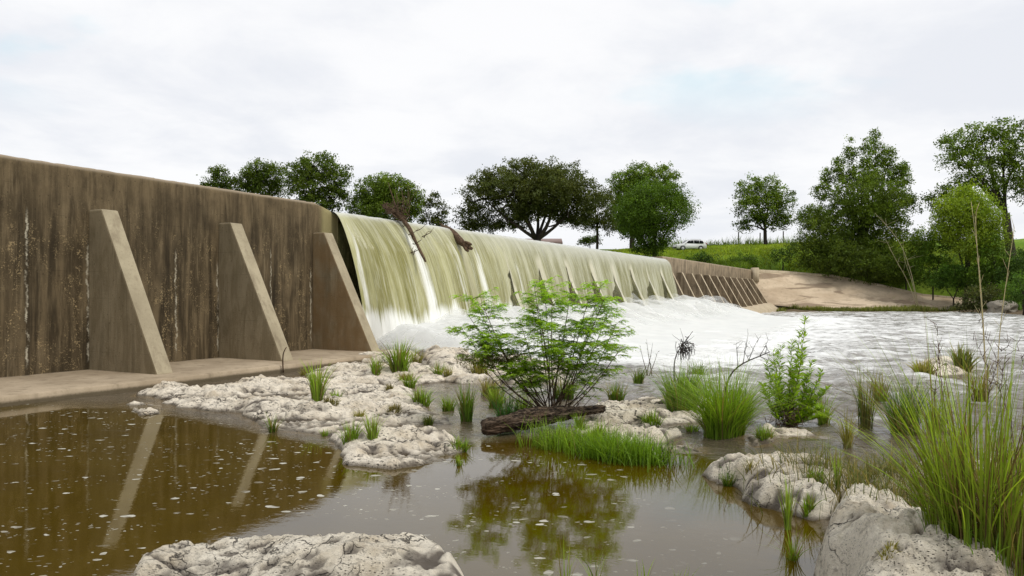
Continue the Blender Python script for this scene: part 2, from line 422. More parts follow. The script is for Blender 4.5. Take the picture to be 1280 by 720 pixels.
o = wall_sheet('wall', 48.35, T_END, 240, lambda t: np.interp(t, [48, 49.2, T_END], [4.86, 4.9, 4.9]), FARW, seed=8)
o['label'] = 'pale tan wall beyond the spillway'
SPILL = wall_mat('spillway_concrete', (.16, .16, .06), (.28, .26, .11), (.4, .37, .2))
prism('spillway', [(0.02, -.5), (0.02, 3.9), (-.1, 4.35), (-.35, 4.5), (-.9, 4.5), (-.9, -.5)], 10.725, 48.345, SPILL, dam, 0)
# buttresses
def buttress(t, mat, fmat, w=.42, ztop=3.92, dfoot=2.36, zf=.2):
    b = prism('buttress', [(-.02, zf - .3), (-.02, ztop), (.46, ztop), (dfoot, zf), (dfoot, zf - .3)], t, t + w, mat, dam, .04)
    b.data.materials.append(fmat)
    for p in b.data.polygons:     # the sloping front is paler: its stronger lighting put into the colour
        if -p.normal.y > .55 and p.normal.z > .15 or p.normal.z > .8: p.material_index = 1
    return b
for k in range(3): buttress(1.97 + 3.77 * k, BUT, BUTF)['label'] = ('nearest buttress, fully dry', 'second dry buttress', 'buttress beside the edge of the falls')[k]
SPB = [13.2, 16.8, 20.6, 24.2, 27.6, 31.2, 34.6, 38.2, 41.6, 45.2]
for t in SPB: buttress(t, SPILL, SPILL, .4)
for j in range(12): buttress(49.2 + 3.08 * j, FARW, FARB, .34, 3.75, 2.2, .2 + .75 * j / 11)
# apron: slab along the foot of the wall
def apron():
    ts = np.linspace(-34, 11.2, 400)
    e = .03 * fbm(ts * 1.5, ts * 0, seed=21, oct=5)
    prof = [(-.02, .2), (1, .2), (2.2, .195), (3.0, .185), (3.05, .165), (3.06, .05), (3.08, -.4)]
    V = []
    for i, (d, z) in enumerate(prof):
        k = e if i >= 3 else 0 * e
        V.append(np.stack([ts, -(d + k), z + .006 * fbm(ts * 2, ts * 0 + d, seed=4, oct=3)], 1))
    V = np.stack(V, 1).reshape(-1, 3); nr = len(prof)
    return mesh_np('apron', V, [grid_faces(400, nr), ((399) * nr + np.arange(nr))[None, ::-1]], APR, dam, False)
apron()
def far_apron():
    ts = np.linspace(48.5, T_END + .2, 60); prof = [(-.02, 1), (2.3, 1), (3.2, .35), (3.3, -.4)]
    zb = .2 + .75 * np.clip((ts - 49.2) / 34, 0, 1)
    V = np.stack([np.stack([ts, 0 * ts - d, zb * z if z > 0 else 0 * ts + z], 1) for d, z in prof], 1).reshape(-1, 3)
    mesh_np('apron', V, grid_faces(60, 4), FARB, dam)
far_apron()

# ================================================================== water
# --- reservoir behind the dam
m = NT('reservoir_water'); tc = m.n('ShaderNodeNewGeometry').outputs['Position']
RESW = m.done(m.bsdf((.10, .10, .04), .08, m.bump(m.noise(tc, 1.5, 4), .15, .05), .5, IOR=1.33))
V = np.array([dam_pt(t, d, 4.70) for t, d in ((-60, -.45), (T_END + 30, -.45), (T_END + 30, -260), (-60, -260))])
tag(mesh_np('reservoir', V, np.array([[3, 2, 1, 0]]), RESW), kind='structure')

# --- the falling sheet
def falls():
    ts = np.linspace(10.40, 48.45, 1300)
    S0 = np.array([0, .6, .95, 1.2, 1.5, 2.0, 2.6, 3.3, 4.2, 5.2, 6.0])
    Dp = np.array([-.55, -.15, .12, .32, .53, .80, 1.05, 1.28, 1.5, 1.68, 1.8])
    Zp = np.array([4.715, 4.715, 4.69, 4.60, 4.42, 4.02, 3.45, 2.75, 1.85, .85, -.1])
    s = np.linspace(0, 6, 120)
    d0 = np.interp(s, S0, Dp); z0 = np.interp(s, S0, Zp)
    k = np.ones(9) / 9
    pad = lambda a: np.convolve(np.pad(a, 4, mode='edge'), k, 'valid')
    d0, z0 = pad(d0), pad(z0)
    T, S = np.meshgrid(ts, s, indexing='ij'); D = np.broadcast_to(d0, T.shape).copy(); Z = np.broadcast_to(z0, T.shape).copy()
    fall = sstep(4.6, 3.4, Z)
    reach = np.interp(T, [10, 15, 24, 48], [1.22, 1.15, .92, .78])
    D = np.where(D > 0, D * (1 + (reach - 1) * fall) * (.70 + .30 * sstep(10.4, 11.3, T)), D)
    # rope-like streaking of the sheet
    st = fbm(T * 2.0, S * .12, seed=31, oct=4); st2 = fbm(T * 7, S * .3, seed=37, oct=3)
    D = D + fall * (.07 * st + .022 * st2); Z = Z + .012 * fbm(T * 3, S, seed=2, oct=2) * (1 - fall)
    hole = np.zeros_like(T); ridge = np.zeros_like(T)
    for i, tb in enumerate(SPB):
        strength = np.interp(tb, [13, 20, 27, 48], [.15, .6, 1, 1])
        db = .46 + (3.92 - Z) * (2.36 - .46) / 3.72
        c = tb + .22 + .04 * np.sin(S * 3 + i)
        g = np.exp(-((T - c) / .26) ** 4) * sstep(4.05, 3.5, Z)
        tgt = np.maximum(D, db + .07)
        D = D + (tgt - D) * g * (1 if tb > 18 else .6)
        ridge = np.maximum(ridge, g * strength)
        zt = 3.5 + .5 * vnoise(np.array([i * 3.7]), np.array([.5]))[0]
        wdt = .85 * strength * np.clip((zt - Z) / 2.2, 0, 1) ** .8
        wdt = wdt * (1 + .35 * vnoise(S * 4, T * 0 + i, seed=7))
        hh = sstep(0, .12, wdt - np.clip(tb + .03 - T, 0, 9) - .05) * (T < tb + .06) * (1 if tb > 18 else 0)
        hole = np.maximum(hole, hh)
    white = np.zeros_like(T)
    def aer(t0, w, z1, a, drift=0):
        return a * np.exp(-((T - t0 - drift * (4.6 - Z) - .12 * vnoise(S * 1.2, T * 0 + t0, seed=3)) / (w * (.7 + .25 * (4.7 - Z)))) ** 2) * sstep(z1, z1 - .7, Z)
    white = np.maximum.reduce([aer(13.55, .26, 4.6, .8, .06), aer(18.1, .34, 4.2, .62, .05), aer(10.6, .07, 4.75, .55), aer(12.6, .15, 3.5, .35), aer(21.8, .3, 3.8, .45), aer(23, .4, 3, .4)] +
                              [aer(tb - .5, .4, 2.1, .5) for tb in SPB[2:]] + [aer(16.3, .2, 4.5, .45), aer(17.5, .25, 3.9, .35)])
    base = sstep(1.9, .7, Z + .35 * fbm(T * .8, S * .4, seed=12, oct=3))
    white = np.maximum(white, base)
    V = np.stack([O2[0] + U[0] * T + VV[0] * D, O2[1] + U[1] * T + VV[1] * D, Z], -1).reshape(-1, 3)
    m = NT('falling_water')
    uv = m.n('ShaderNodeUVMap', uv_map='UVMap').outputs[0]
    Vm = lambda a, b: m.n('ShaderNodeMapping', {'Vector': uv, 'Scale': (a, b, 1)}).outputs[0]
    f1 = m.noise(Vm(1.1, .10), 1.6, 7, .68); f2 = m.noise(Vm(7, .22), 1.5, 6, .7); f3 = m.noise(Vm(.5, .35), .8, 4, .6); f4 = m.noise(Vm(24, .5), 1.5, 4, .7)
    far = m.ramp(m.sep(uv)[0], 14, 30)
    sv = m.sep(uv)[1]
    olive = m.mix(far, (.20, .185, .042), (.225, .215, .095))
    pale = m.mix(far, (.46, .44, .23), (.48, .465, .34))
    c = m.mix(m.ramp(f1, .38, .66), olive, pale)
    c = m.mix(m.math('MULTIPLY', m.ramp(f2, .46, .72), .6), c, (.56, .54, .40))
    c = m.mix(m.math('MULTIPLY', m.ramp(f2, .47, .30), .65), c, (.11, .105, .022))
    c = m.mix(m.math('MULTIPLY', m.ramp(f4, .52, .70), .5), c, (.72, .71, .60))
    # beige smooth upper band, strongest on the far part
    c = m.mix(m.math('MULTIPLY', m.ramp(sv, 2.7, 1.1), m.math('MULTIPLY', m.math('ADD', .25, m.math('MULTIPLY', far, .75)), m.ramp(f3, .1, .5))), c, (.44, .43, .33))
    c = m.mix(m.math('MULTIPLY', m.ramp(sv, 1.5, .9), .7), c, (.62, .62, .58))  # greyish crest: the sky mirrored at the lip, put into the colour
    rd = m.attr('ridge'); c = m.mix(m.math('MULTIPLY', rd, .8), c, (.64, .60, .46))  # ridges over the buttresses paler: the light they catch put into the colour
    w = m.attr('white'); wn = m.ramp(m.math('ADD', w, m.math('ADD', m.math('MULTIPLY', m.math('SUBTRACT', f2, .5), 1.5), m.math('MULTIPLY', m.math('SUBTRACT', f4, .5), .9))), .22, .95)
    c = m.mix(wn, c, (.88, .88, .84))
    rgh = m.math('ADD', .22, m.math('MULTIPLY', wn, .5))
    b = m.bsdf(c, rgh, m.bump(m.math('ADD', m.math('MULTIPLY', f2, 1.0), m.math('MULTIPLY', f1, 1.4)), .35, .06), .45, IOR=1.33)
    tr = m.n('ShaderNodeBsdfTransparent')
    hl = m.ramp(m.math('ADD', m.attr('hole'), m.math('MULTIPLY', m.math('SUBTRACT', f4, .5), 1.3)), .25, .95)
    hl = m.math('MULTIPLY', hl, .85)
    sh = m.n('ShaderNodeMixShader', {0: hl, 1: b.outputs[0], 2: tr.outputs[0]})
    mat = m.done(sh)
    tag(mesh_np('waterfall', V, grid_faces(len(ts), len(s))[:, ::-1], mat, smooth=True,
                attrs={'hole': hole.ravel(), 'white': white.ravel(), 'ridge': ridge.ravel()}, uv=np.stack([T.ravel(), S.ravel()], 1)), kind='structure')
falls()

# --- boiling foam at the foot of the falls
def foam_mat(name, alpha):
    m = NT(name); tc = m.n('ShaderNodeNewGeometry').outputs['Position']
    n = m.noise(tc, .9, 5, .55); n2 = m.noise(tc, 3.2, 5, .6)
    c = m.mix(m.ramp(n, .35, .7), (.95, .95, .93), (.85, .855, .84))
    b = m.n('ShaderNodeBsdfDiffuse', {'Color': c, 'Roughness': 1.0})
    t = m.n('ShaderNodeBsdfTranslucent', {'Color': (.9, .9, .88, 1)})
    s = m.n('ShaderNodeMixShader', {0: .35, 1: b.outputs[0], 2: t.outputs[0]})
    a = m.math('MULTIPLY', m.attr('soft'), m.ramp(m.math('ADD', m.attr('soft'), m.math('SUBTRACT', n2, .5)), .1, .55))
    a = m.math('MULTIPLY', a, alpha, clamp=True)
    return m.done(m.n('ShaderNodeMixShader', {0: a, 1: m.n('ShaderNodeBsdfTransparent').outputs[0], 2: s.outputs[0]}))
def foam_h(T, D, lift, seed):
    n = fbm(T * .33, D * .45, seed=seed, oct=2); n2 = fbm(T * .8, D * .9, seed=seed + 9, oct=2)
    ends = sstep(9.9, 11.4, T) * sstep(64, 53, T)
    tall = np.interp(T, [10, 13, 20, 40, 47, 52, 58, 64], [.45, .6, .9, 1.0, 1.15, 1.25, .8, .3])
    pk = np.interp(T, [10, 46, 52, 64], [2.3, 1.9, 3.0, 4.5])
    h = tall * np.exp(-(np.maximum(D - pk, 0) / 2.3) ** 2) * (.9 + .26 * n + .06 * n2) + .42 * np.exp(-(D / 7.5) ** 2) * (1 + .22 * n2)
    return h * ends + lift * ends * (.6 + .8 * np.clip(n2, -.5, 1)) * np.exp(-(D / 4.0) ** 2) - .03, ends
for i, (lift, al) in enumerate(((0, 2.2), (.16, .75), (.34, .4))):
    ts = np.linspace(10.2, 64, 520); ds = np.linspace(.3, 15, 140)
    T, D = np.meshgrid(ts, ds, indexing='ij')
    H, ends = foam_h(T, D, lift, 40 + i * 7)
    soft = ends * sstep(14.5, 5.5, D) if i == 0 else ends * sstep(6.5, 2.5, D) * (.75 if i == 1 else .6)
    V = np.stack([O2[0] + U[0] * T + VV[0] * D, O2[1] + U[1] * T + VV[1] * D, H], -1).reshape(-1, 3)
    tag(mesh_np('white_water' if i == 0 else 'spray', V, grid_faces(len(ts), len(ds))[:, ::-1], foam_mat('foam_%d' % i, al), smooth=True, attrs={'soft': soft.ravel()}), kind='structure')

# --- rocks (outlines on the ground, heights from noise)
ROCKS = []   # (x0,y0,res,grid) samplers
def rock(name, pts, H, w, res, label, cat='rock', seed=1, mat=None, group='pale limestone outcrops', amp=1.0, base=.14, aniso=.55, tilt=(0, 0), ledge=.085):
    P = np.array([(px(*p) if len(p) == 3 else px(*p, 0.0))[:2] for p in pts])
    lo = P.min(0) - .35; hi = P.max(0) + .35
    nx = max(8, int((hi[0] - lo[0]) / res[0])); ny = max(8, int((hi[1] - lo[1]) / res[1]))
    gx = np.linspace(lo[0], hi[0], nx); gy = np.linspace(lo[1], hi[1], ny)
    X, Y = np.meshgrid(gx, gy, indexing='ij'); x, y = X.ravel(), Y.ravel()
    wx = x + .14 * fbm(x * 1.3, y * 1.3, seed=seed, oct=4); wy = y + .14 * fbm(x * 1.3, y * 1.3, seed=seed + 50, oct=4)
    sd = seg_dist(wx, wy, P, True); sd = np.where(inside(wx, wy, P), sd, -sd)
    u = np.clip(sd / w, 0, 1)
    dome = 1 - (1 - u) ** 2.4
    ax = aniso; low = fbm(x * .55 * ax, y * .8, seed=seed + 3, oct=3)
    big = fbm(x * 1.7 * ax, y * 2.2, seed=seed + 4, oct=4)
    f1, f2 = worley(x * 1.15 + .25 * big, y * 1.4 + .25 * low, seed + 6)
    crack = sstep(.10, .0, f2 - f1) * sstep(-.1, .4, vnoise(x * .8, y * .8, seed=seed + 11) + .02)
    g1, g2 = worley(x * 4.2 + .4 * big, y * 4.2, seed + 8)
    steps = (low * .5 + .5 + .15 * big) * 3.2
    terr = np.floor(steps) + sstep(.0, .35, steps - np.floor(steps))
    bil = np.abs(fbm(x * 3.1, y * 3.1, seed=seed + 14, oct=4))
    pits = sstep(.32, .12, g1) * sstep(.0, .35, vnoise(x * 1.4, y * 1.4, seed=seed + 17))
    fine = fbm(x * 9, y * 9, seed=seed + 20, oct=3)
    rg = fbm(x * 6.3, y * 6.3, seed=seed + 24, oct=4, gain=.62); rdg = 1 - np.abs(fbm(x * 2.2 * ax, y * 3.4, seed=seed + 28, oct=5, gain=.6))
    crev = sstep(.085, .0, np.abs(fbm(x * .75 * ax + .3 * big, y * 1.7, seed=seed + 40, oct=4, gain=.55))) * sstep(-.35, .15, vnoise(x * .9, y * .9, seed=seed + 44))
    det = -.075 * crev + ledge * (terr - 1.6) + .030 * big + .035 * (rdg - .6) - .05 * crack - .05 * pits + .030 * rg + .012 * fbm(x * 17, y * 17, seed=seed + 33, oct=3, gain=.6) + .02 * (f1 - .5)
    h = H * dome * (1 + .32 * low) + amp * det * (.3 + .7 * u) + tilt[0] * (x - P[:, 0].mean()) + tilt[1] * (y - P[:, 1].mean())
    h = np.where(sd < 0, -.02 + sd * 1.6, h) - base * sstep(.12, -.1, sd) - .0
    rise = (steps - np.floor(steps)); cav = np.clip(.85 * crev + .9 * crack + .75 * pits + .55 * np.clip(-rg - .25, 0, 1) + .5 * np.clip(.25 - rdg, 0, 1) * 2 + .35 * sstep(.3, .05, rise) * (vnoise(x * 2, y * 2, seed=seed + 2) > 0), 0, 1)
    V = np.stack([x, y, h], 1)
    q = grid_faces(nx, ny)[:, ::-1]
    keep = (sd[q] > -.32).all(1); q = q[keep]
    used = np.unique(q); mp = np.full(len(V), -1); mp[used] = np.arange(len(used))
    cx, cy = P.mean(0)
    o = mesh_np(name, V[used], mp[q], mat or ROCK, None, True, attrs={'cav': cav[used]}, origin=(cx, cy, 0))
    tag(o, label, cat, group)
    ROCKS.append((lo, hi, nx, ny, np.where(sd > -.3, h, -9).reshape(nx, ny)))
    return o
def gz(x, y):
    z = 0.0
    for lo, hi, nx, ny, H in ROCKS:
        if lo[0] < x < hi[0] and lo[1] < y < hi[1]:
            i = int((x - lo[0]) / (hi[0] - lo[0]) * (nx - 1)); j = int((y - lo[1]) / (hi[1] - lo[1]) * (ny - 1))
            z = max(z, H[i, j])
    return z
def gp(x, y):
    """photo position -> standing point on rock or water"""
    z = 0.0
    for _ in range(6):
        p = px(x, y, z); z = .5 * z + .5 * gz(p[0], p[1])
    p = px(x, y, z); p[2] = gz(p[0], p[1]); return p

rock('limestone_shelf', [(168, 494), (230, 510), (300, 516), (335, 538), (405, 546), (424, 556), (428, 578), (500, 586), (556, 580), (580, 562), (560, 548), (545, 540), (580, 532), (545, 515), (528, 500), (525, 484), (560, 476), (545, 460), (525, 448), (470, 443), (420, 453), (400, 466), (330, 477), (250, 486), (205, 478)],
     .085, .4, (.028, .036), 'broad pale limestone shelf between the apron and the pool, with grass tufts on it', seed=11, amp=.95)
rock('limestone_shelf', [(548, 476), (570, 482), (640, 484), (720, 482), (705, 456), (640, 448), (560, 440), (520, 441), (530, 452)], .15, .5, (.05, .06),
     'pale flat rock strip behind the leafy shrub, at the edge of the foam', seed=23)
rock('stone', [(148, 511), (175, 519), (206, 518), (208, 510), (180, 505), (155, 506)], .09, .2, (.02, .03), 'small low stone breaking the brown pool below the nearest buttress', seed=5)
rock('limestone_rock', [(715, 545), (770, 560), (830, 558), (862, 545), (840, 533), (893, 527), (895, 510), (860, 500), (800, 497), (760, 503), (740, 520), (705, 530)], .12, .25, (.018, .025),
     'broken pale rock right of the driftwood log', seed=31, amp=1.0)
rock('limestone_rock', [(930, 548), (960, 556), (1010, 552), (1030, 545), (1000, 537), (950, 538)], .1, .25, (.022, .03), 'low pale rock beneath the upright leafy plant', seed=37, amp=.7)
rock('limestone_rock', [(872, 592), (930, 612), (925, 625), (965, 640), (1010, 652), (1060, 650), (1060, 612), (1010, 596), (950, 580), (900, 574)], .12, .25, (.014, .018),
     'long low pale rock with a dark undercut end at the pool edge', seed=43, mat=ROCKN, amp=.85)
rock('limestone_boulder', [(1040, 655), (1038, 690), (1044, 760), (1055, 850), (1300, 850), (1340, 760), (1300, 690), (1225, 655), (1160, 640, .1), (1085, 624, .1), (1048, 624, .05)], .36, .28, (.009, .011),
     'big pitted pale boulder at lower right, beside the tall grass clump', seed=53, mat=ROCKN, amp=1.05, ledge=.06, aniso=.9)
rock('limestone_ledge', [(190, 705, .12), (196, 690, .2), (235, 679, .24), (330, 677, .24), (420, 690, .24), (460, 700, .2), (500, 705, .16), (545, 716, .1), (580, 724, .08), (610, 790), (600, 930), (160, 930), (180, 760)], .40, .16, (.009, .011),
     'long pale rock ledge at the bottom edge of the pool, nearest the viewer', seed=61, mat=ROCKN, amp=.5, ledge=.05, aniso=.8)
rock('limestone_rock', [(1138, 466), (1160, 471), (1210, 470), (1216, 460), (1180, 455), (1150, 457)], .12, .6, (.06, .08), 'small pale rock out in the rapids with grass on it', seed=71)
rock('limestone_rock', [(1060, 640), (1100, 632), (1170, 640), (1260, 660), (1330, 640), (1310, 600), (1240, 585), (1150, 588), (1080, 602), (1050, 620)], .16, .4, (.02, .025), 'flat rock under the matted grass behind the boulder', seed=77, mat=ROCKN)
rock('stone', [(795, 575), (840, 580), (880, 566), (840, 555), (800, 560)], .02, .3, (.025, .03), 'barely emerging flat stone between the grass mat and the long rock', seed=81, amp=.4)

# --- river and pool surface, one sheet
def river():
    na, nr = 760, 800
    th_ = np.linspace(math.radians(-56), math.radians(56), na); r = np.concatenate([[.3], np.geomspace(1.6, 165, nr - 1)])
    A, R = np.meshgrid(th_, r, indexing='ij'); X = np.sin(A) * R; Y = np.cos(A) * R
    t, d = dam_td(X, Y)
    ix = 640 + F * X / np.maximum(Y, .1); iy = HY + F * EZ / np.maximum(Y, .1)
    edge = np.interp(ix, [-2000, 0, 170, 420, 560, 700, 800, 870, 920, 1000, 1030, 1060, 3000], [500, 500, 505, 555, 552, 542, 552, 562, 585, 625, 660, 740, 900])
    pool = sstep(-6, 10, iy - edge)                       # calm pool in front of the shelf
    shel = sstep(1, 0, np.clip((ix - 470) / 330, 0, 1)) * sstep(430, 450, iy)     # sheltered channel behind the shelf
    rough = (1 - pool) * (1 - .9 * shel)
    energy = rough * np.interp(Y, [0, 8, 10, 13, 22, 35, 90], [.15, .35, .6, .9, .95, .9, .6])
    ca, sa = VV[0], VV[1]
    P = X * ca + Y * sa; Q = -X * sa + Y * ca              # along / across the flow
    w = fbm(P * .55, Q * .9, seed=90, oct=4, gain=.55); w2 = fbm(P * 1.6 + w, Q * 2.3, seed=95, oct=4, gain=.6)
    Z = energy * (.11 * w + .05 * w2 - .03 * np.abs(w2)) + (.010 * rough) * fbm(P * 3, Q * 4.5, seed=99, oct=2)
    Z = np.where(R > 12, Z, Z * .6)
    inr = sstep(8, 13, t) * sstep(75, 56, t)
    foam = np.clip(1.15 * sstep(26, 6, d) * inr, 0, 1.2)
    foam = np.maximum(foam, np.interp(Y, [0, 10, 13, 17, 26, 45, 90], [0, .03, .16, .44, .60, .66, .62]) * sstep(-4, 4, t))
    foam = foam * (1 - pool) * (1 - .85 * shel * sstep(24, 20, Y))
    foam = foam + .10 * energy * w * (foam < .9)
    V = np.stack([X, Y, Z], -1).reshape(-1, 3)
    m = NT('river_water'); pos = m.n('ShaderNodeNewGeometry').outputs['Position']
    rot = m.n('ShaderNodeVectorRotate', {'Vector': pos, 'Angle': -math.atan2(sa, ca)}, rotation_type='Z_AXIS').outputs[0]
    Vm = lambda a, b: m.n('ShaderNodeMapping', {'Vector': rot, 'Scale': (a, b, 1)}).outputs[0]
    pl = m.attr('pool'); fm = m.attr('foam'); en = m.attr('energy')
    s1 = m.noise(Vm(.55, 1.5), .8, 8, .68, .6); s2 = m.noise(Vm(1.3, 2.6), 2.2, 6, .7, .3)
    pat = m.math('ADD', m.math('MULTIPLY', s1, .65), m.math('MULTIPLY', s2, .35))
    fo = m.ramp(m.math('ADD', fm, m.math('MULTIPLY', m.math('SUBTRACT', pat, .5), 2.6)), .30, 1.0)
    # flecks of foam drifting on the pool
    wob = m.n('ShaderNodeVectorMath', {0: pos, 1: m.n('ShaderNodeVectorMath', {0: m.n('ShaderNodeTexNoise', {'Vector': pos, 'Scale': 3.5, 'Detail': 3}).outputs['Color'], 1: (.22, .22, 0)}, operation='MULTIPLY').outputs[0]}, operation='ADD').outputs[0]
    mp = m.n('ShaderNodeMapping', {'Vector': wob, 'Scale': (5.2, 8.0, 0)}).outputs[0]
    v = m.vor(mp, 1.0); thr = m.math('MULTIPLY', m.sep(v.outputs['Color'])[0], .37)
    fl = m.ramp(m.math('SUBTRACT', m.math('ADD', v.outputs['Distance'], m.math('MULTIPLY', m.noise(pos, 14, 3), .22)), thr), .05, .0)
    mp2 = m.n('ShaderNodeMapping', {'Vector': wob, 'Scale': (13, 19, 0)}).outputs[0]
    v2 = m.vor(mp2, 1.0); thr2 = m.math('MULTIPLY', m.sep(v2.outputs['Color'])[1], .24)
    fl2 = m.math('MULTIPLY', m.ramp(m.math('SUBTRACT', v2.outputs['Distance'], thr2), .04, .0), .55)
    dens = m.ramp(m.noise(m.n('ShaderNodeMapping', {'Vector': pos, 'Scale': (.45, .9, 1), 'Rotation': (0, 0, .5)}).outputs[0], 1.2, 4, .6, 1.6), .42, .58)
    x_ = m.sep(pos)[0]
    fl = m.math('MULTIPLY', m.math('MAXIMUM', fl, fl2), m.math('MULTIPLY', m.math('MULTIPLY', pl, dens), m.ramp(x_, 2.2, .2)))
    mud = m.noise(pos, .7, 5, .6)
    cp = m.mix(m.ramp(mud, .3, .7), (.056, .034, .0006), (.070, .044, .001))
    cr = m.mix(m.ramp(pat, .4, .6), (.15, .13, .10), (.23, .205, .17))
    sh_ = m.attr('shallow'); cr = m.mix(m.ramp(fm, .05, .5), (.095, .075, .05), cr); cp = m.mix(m.math('MULTIPLY', sh_, .3), cp, (.07, .047, .012)); cr = m.mix(m.math('MULTIPLY', sh_, .7), cr, (.17, .12, .06))
    c = m.mix(pl, cr, cp)
    c = m.mix(m.math('MULTIPLY', fl, .75), c, (.62, .60, .52))
    c = m.mix(fo, c, (.84, .84, .82))
    hb = m.math('ADD', m.math('MULTIPLY', m.noise(Vm(1, 1.7), 2.4, 5, .6), 1.0), m.math('MULTIPLY', m.noise(Vm(1, 1.6), 8, 4, .6), .35))
    st = m.math('ADD', m.math('MULTIPLY', m.math('SUBTRACT', 1.0, pl), .75), .012)
    nb = m.n('ShaderNodeBump', {'Height': hb, 'Strength': st, 'Distance': .09}).outputs[0]
    rg = m.math('ADD', .03, m.math('ADD', m.math('MULTIPLY', fo, .6), m.math('MULTIPLY', fl, .5)))
    mat = m.done(m.bsdf(c, rg, nb, .5, IOR=1.52))
    # lighter, browner water over the shallows beside rocks
    sh = np.zeros(X.shape)
    for lo, hi, nx, ny, Hh in ROCKS:
        cx, cy = (lo + hi) / 2; m_ = (X > lo[0]) & (X < hi[0]) & (Y > lo[1]) & (Y < hi[1])
        i = ((X[m_] - lo[0]) / (hi[0] - lo[0]) * (nx - 1)).astype(int); j = ((Y[m_] - lo[1]) / (hi[1] - lo[1]) * (ny - 1)).astype(int)
        sh[m_] = np.maximum(sh[m_], sstep(-.5, -.1, Hh[i, j]))
    chan = np.exp(-(((ix - 640) / 120) ** 2 + ((iy - 520) / 32) ** 2))
    sh = np.maximum(sh, .55 * chan)
    tag(mesh_np('river', V, grid_faces(na, nr), mat, smooth=True, attrs={'pool': pool.ravel(), 'foam': foam.ravel(), 'energy': energy.ravel(), 'shallow': sh.ravel()}), kind='structure')
river()

# ================================================================== far bank: concrete slope
def slope():
    top = [(28.95, 92.25, 4.82), (34, 95.5, 4.7), (40.5, 97, 4.25), (46, 95.5, 3.0), (50.2, 94, 1.85), (54.5, 91.5, 1.35), (56.5, 89, .8)]
    bot = [(29.4, 90.6, .8), (33, 88.5, .45), (40, 88, .3), (45, 88, .25), (50, 87.6, .2), (54.3, 86.5, .1), (56.2, 86.5, -.1)]
    k = np.linspace(0, 6, 150); A = np.stack([np.interp(k, range(7), [p[i] for p in top]) for i in range(3)], 1); B = np.stack([np.interp(k, range(7), [p[i] for p in bot]) for i in range(3)], 1)
    f = np.linspace(0, 1, 40); rows = []
    for q in f:
        P = B + (A - B) * q; P = P.copy(); P[:, 2] += -.55 * np.sin(np.pi * q) * np.linspace(1, .4, 150) + .26 * fbm(k * 2.2, k * 0 + q * 6, seed=66, oct=5) * np.sin(np.pi * min(q * 1.1, 1))
        rows.append(P)
    V = np.stack(rows, 1).reshape(-1, 3)
    m = NT('slope_concrete'); pos = m.n('ShaderNodeNewGeometry').outputs['Position']
    Vm = lambda a, b, c: m.n('ShaderNodeMapping', {'Vector': pos, 'Scale': (a, b, c)}).outputs[0]
    n1 = m.noise(Vm(.25, .25, .9), .9, 7, .6, .5); n2 = m.noise(Vm(1, 1, 1), 2.5, 6, .7); n3 = m.noise(Vm(.12, .12, 1.2), 1.4, 5, .6, .8)
    c = m.mix(m.ramp(n1, .3, .7), (.62, .50, .36), (.46, .355, .245))
    c = m.mix(m.math('MULTIPLY', m.ramp(n3, .52, .62), .7), c, (.17, .12, .08))
    c = m.mix(m.math('MULTIPLY', m.ramp(n2, .5, .7), .4), c, (.26, .20, .14))
    mat = m.done(m.bsdf(c, .95, m.bump(m.math('ADD', n1, n2), .6, .12), .15))
    root = empty('concrete_slope', (42, 90, 0), 'pale tan concrete bank slope at the far end of the dam', 'embankment')
    org = np.array([42, 90, 0])
    mesh_np('slab', V, grid_faces(150, 40)[:, ::-1], mat, root, True, origin=org)
    mb = MB()      # kerb along the top edge
    for i in range(149):
        pass
    n = np.array([0, 1, 0]); w = .35
    k1 = A + [0, -.05, .0]; K = np.stack([k1 + [0, -.1, -.25], k1 + [0, -.12, .16], k1 + [0, w, .17], k1 + [0, w, -.5]], 1).reshape(-1, 3)
    mesh_np('kerb', K, grid_faces(150, 4)[:, ::-1], FARB, root, False, origin=org)
    # broken stub of wall at the dam's end
    mb.box((28.75, 91.7, 3.4), (29.5, 92.5, 5.15)); o = mb.build('wall_stub', FARB, root, origin=org)
slope()

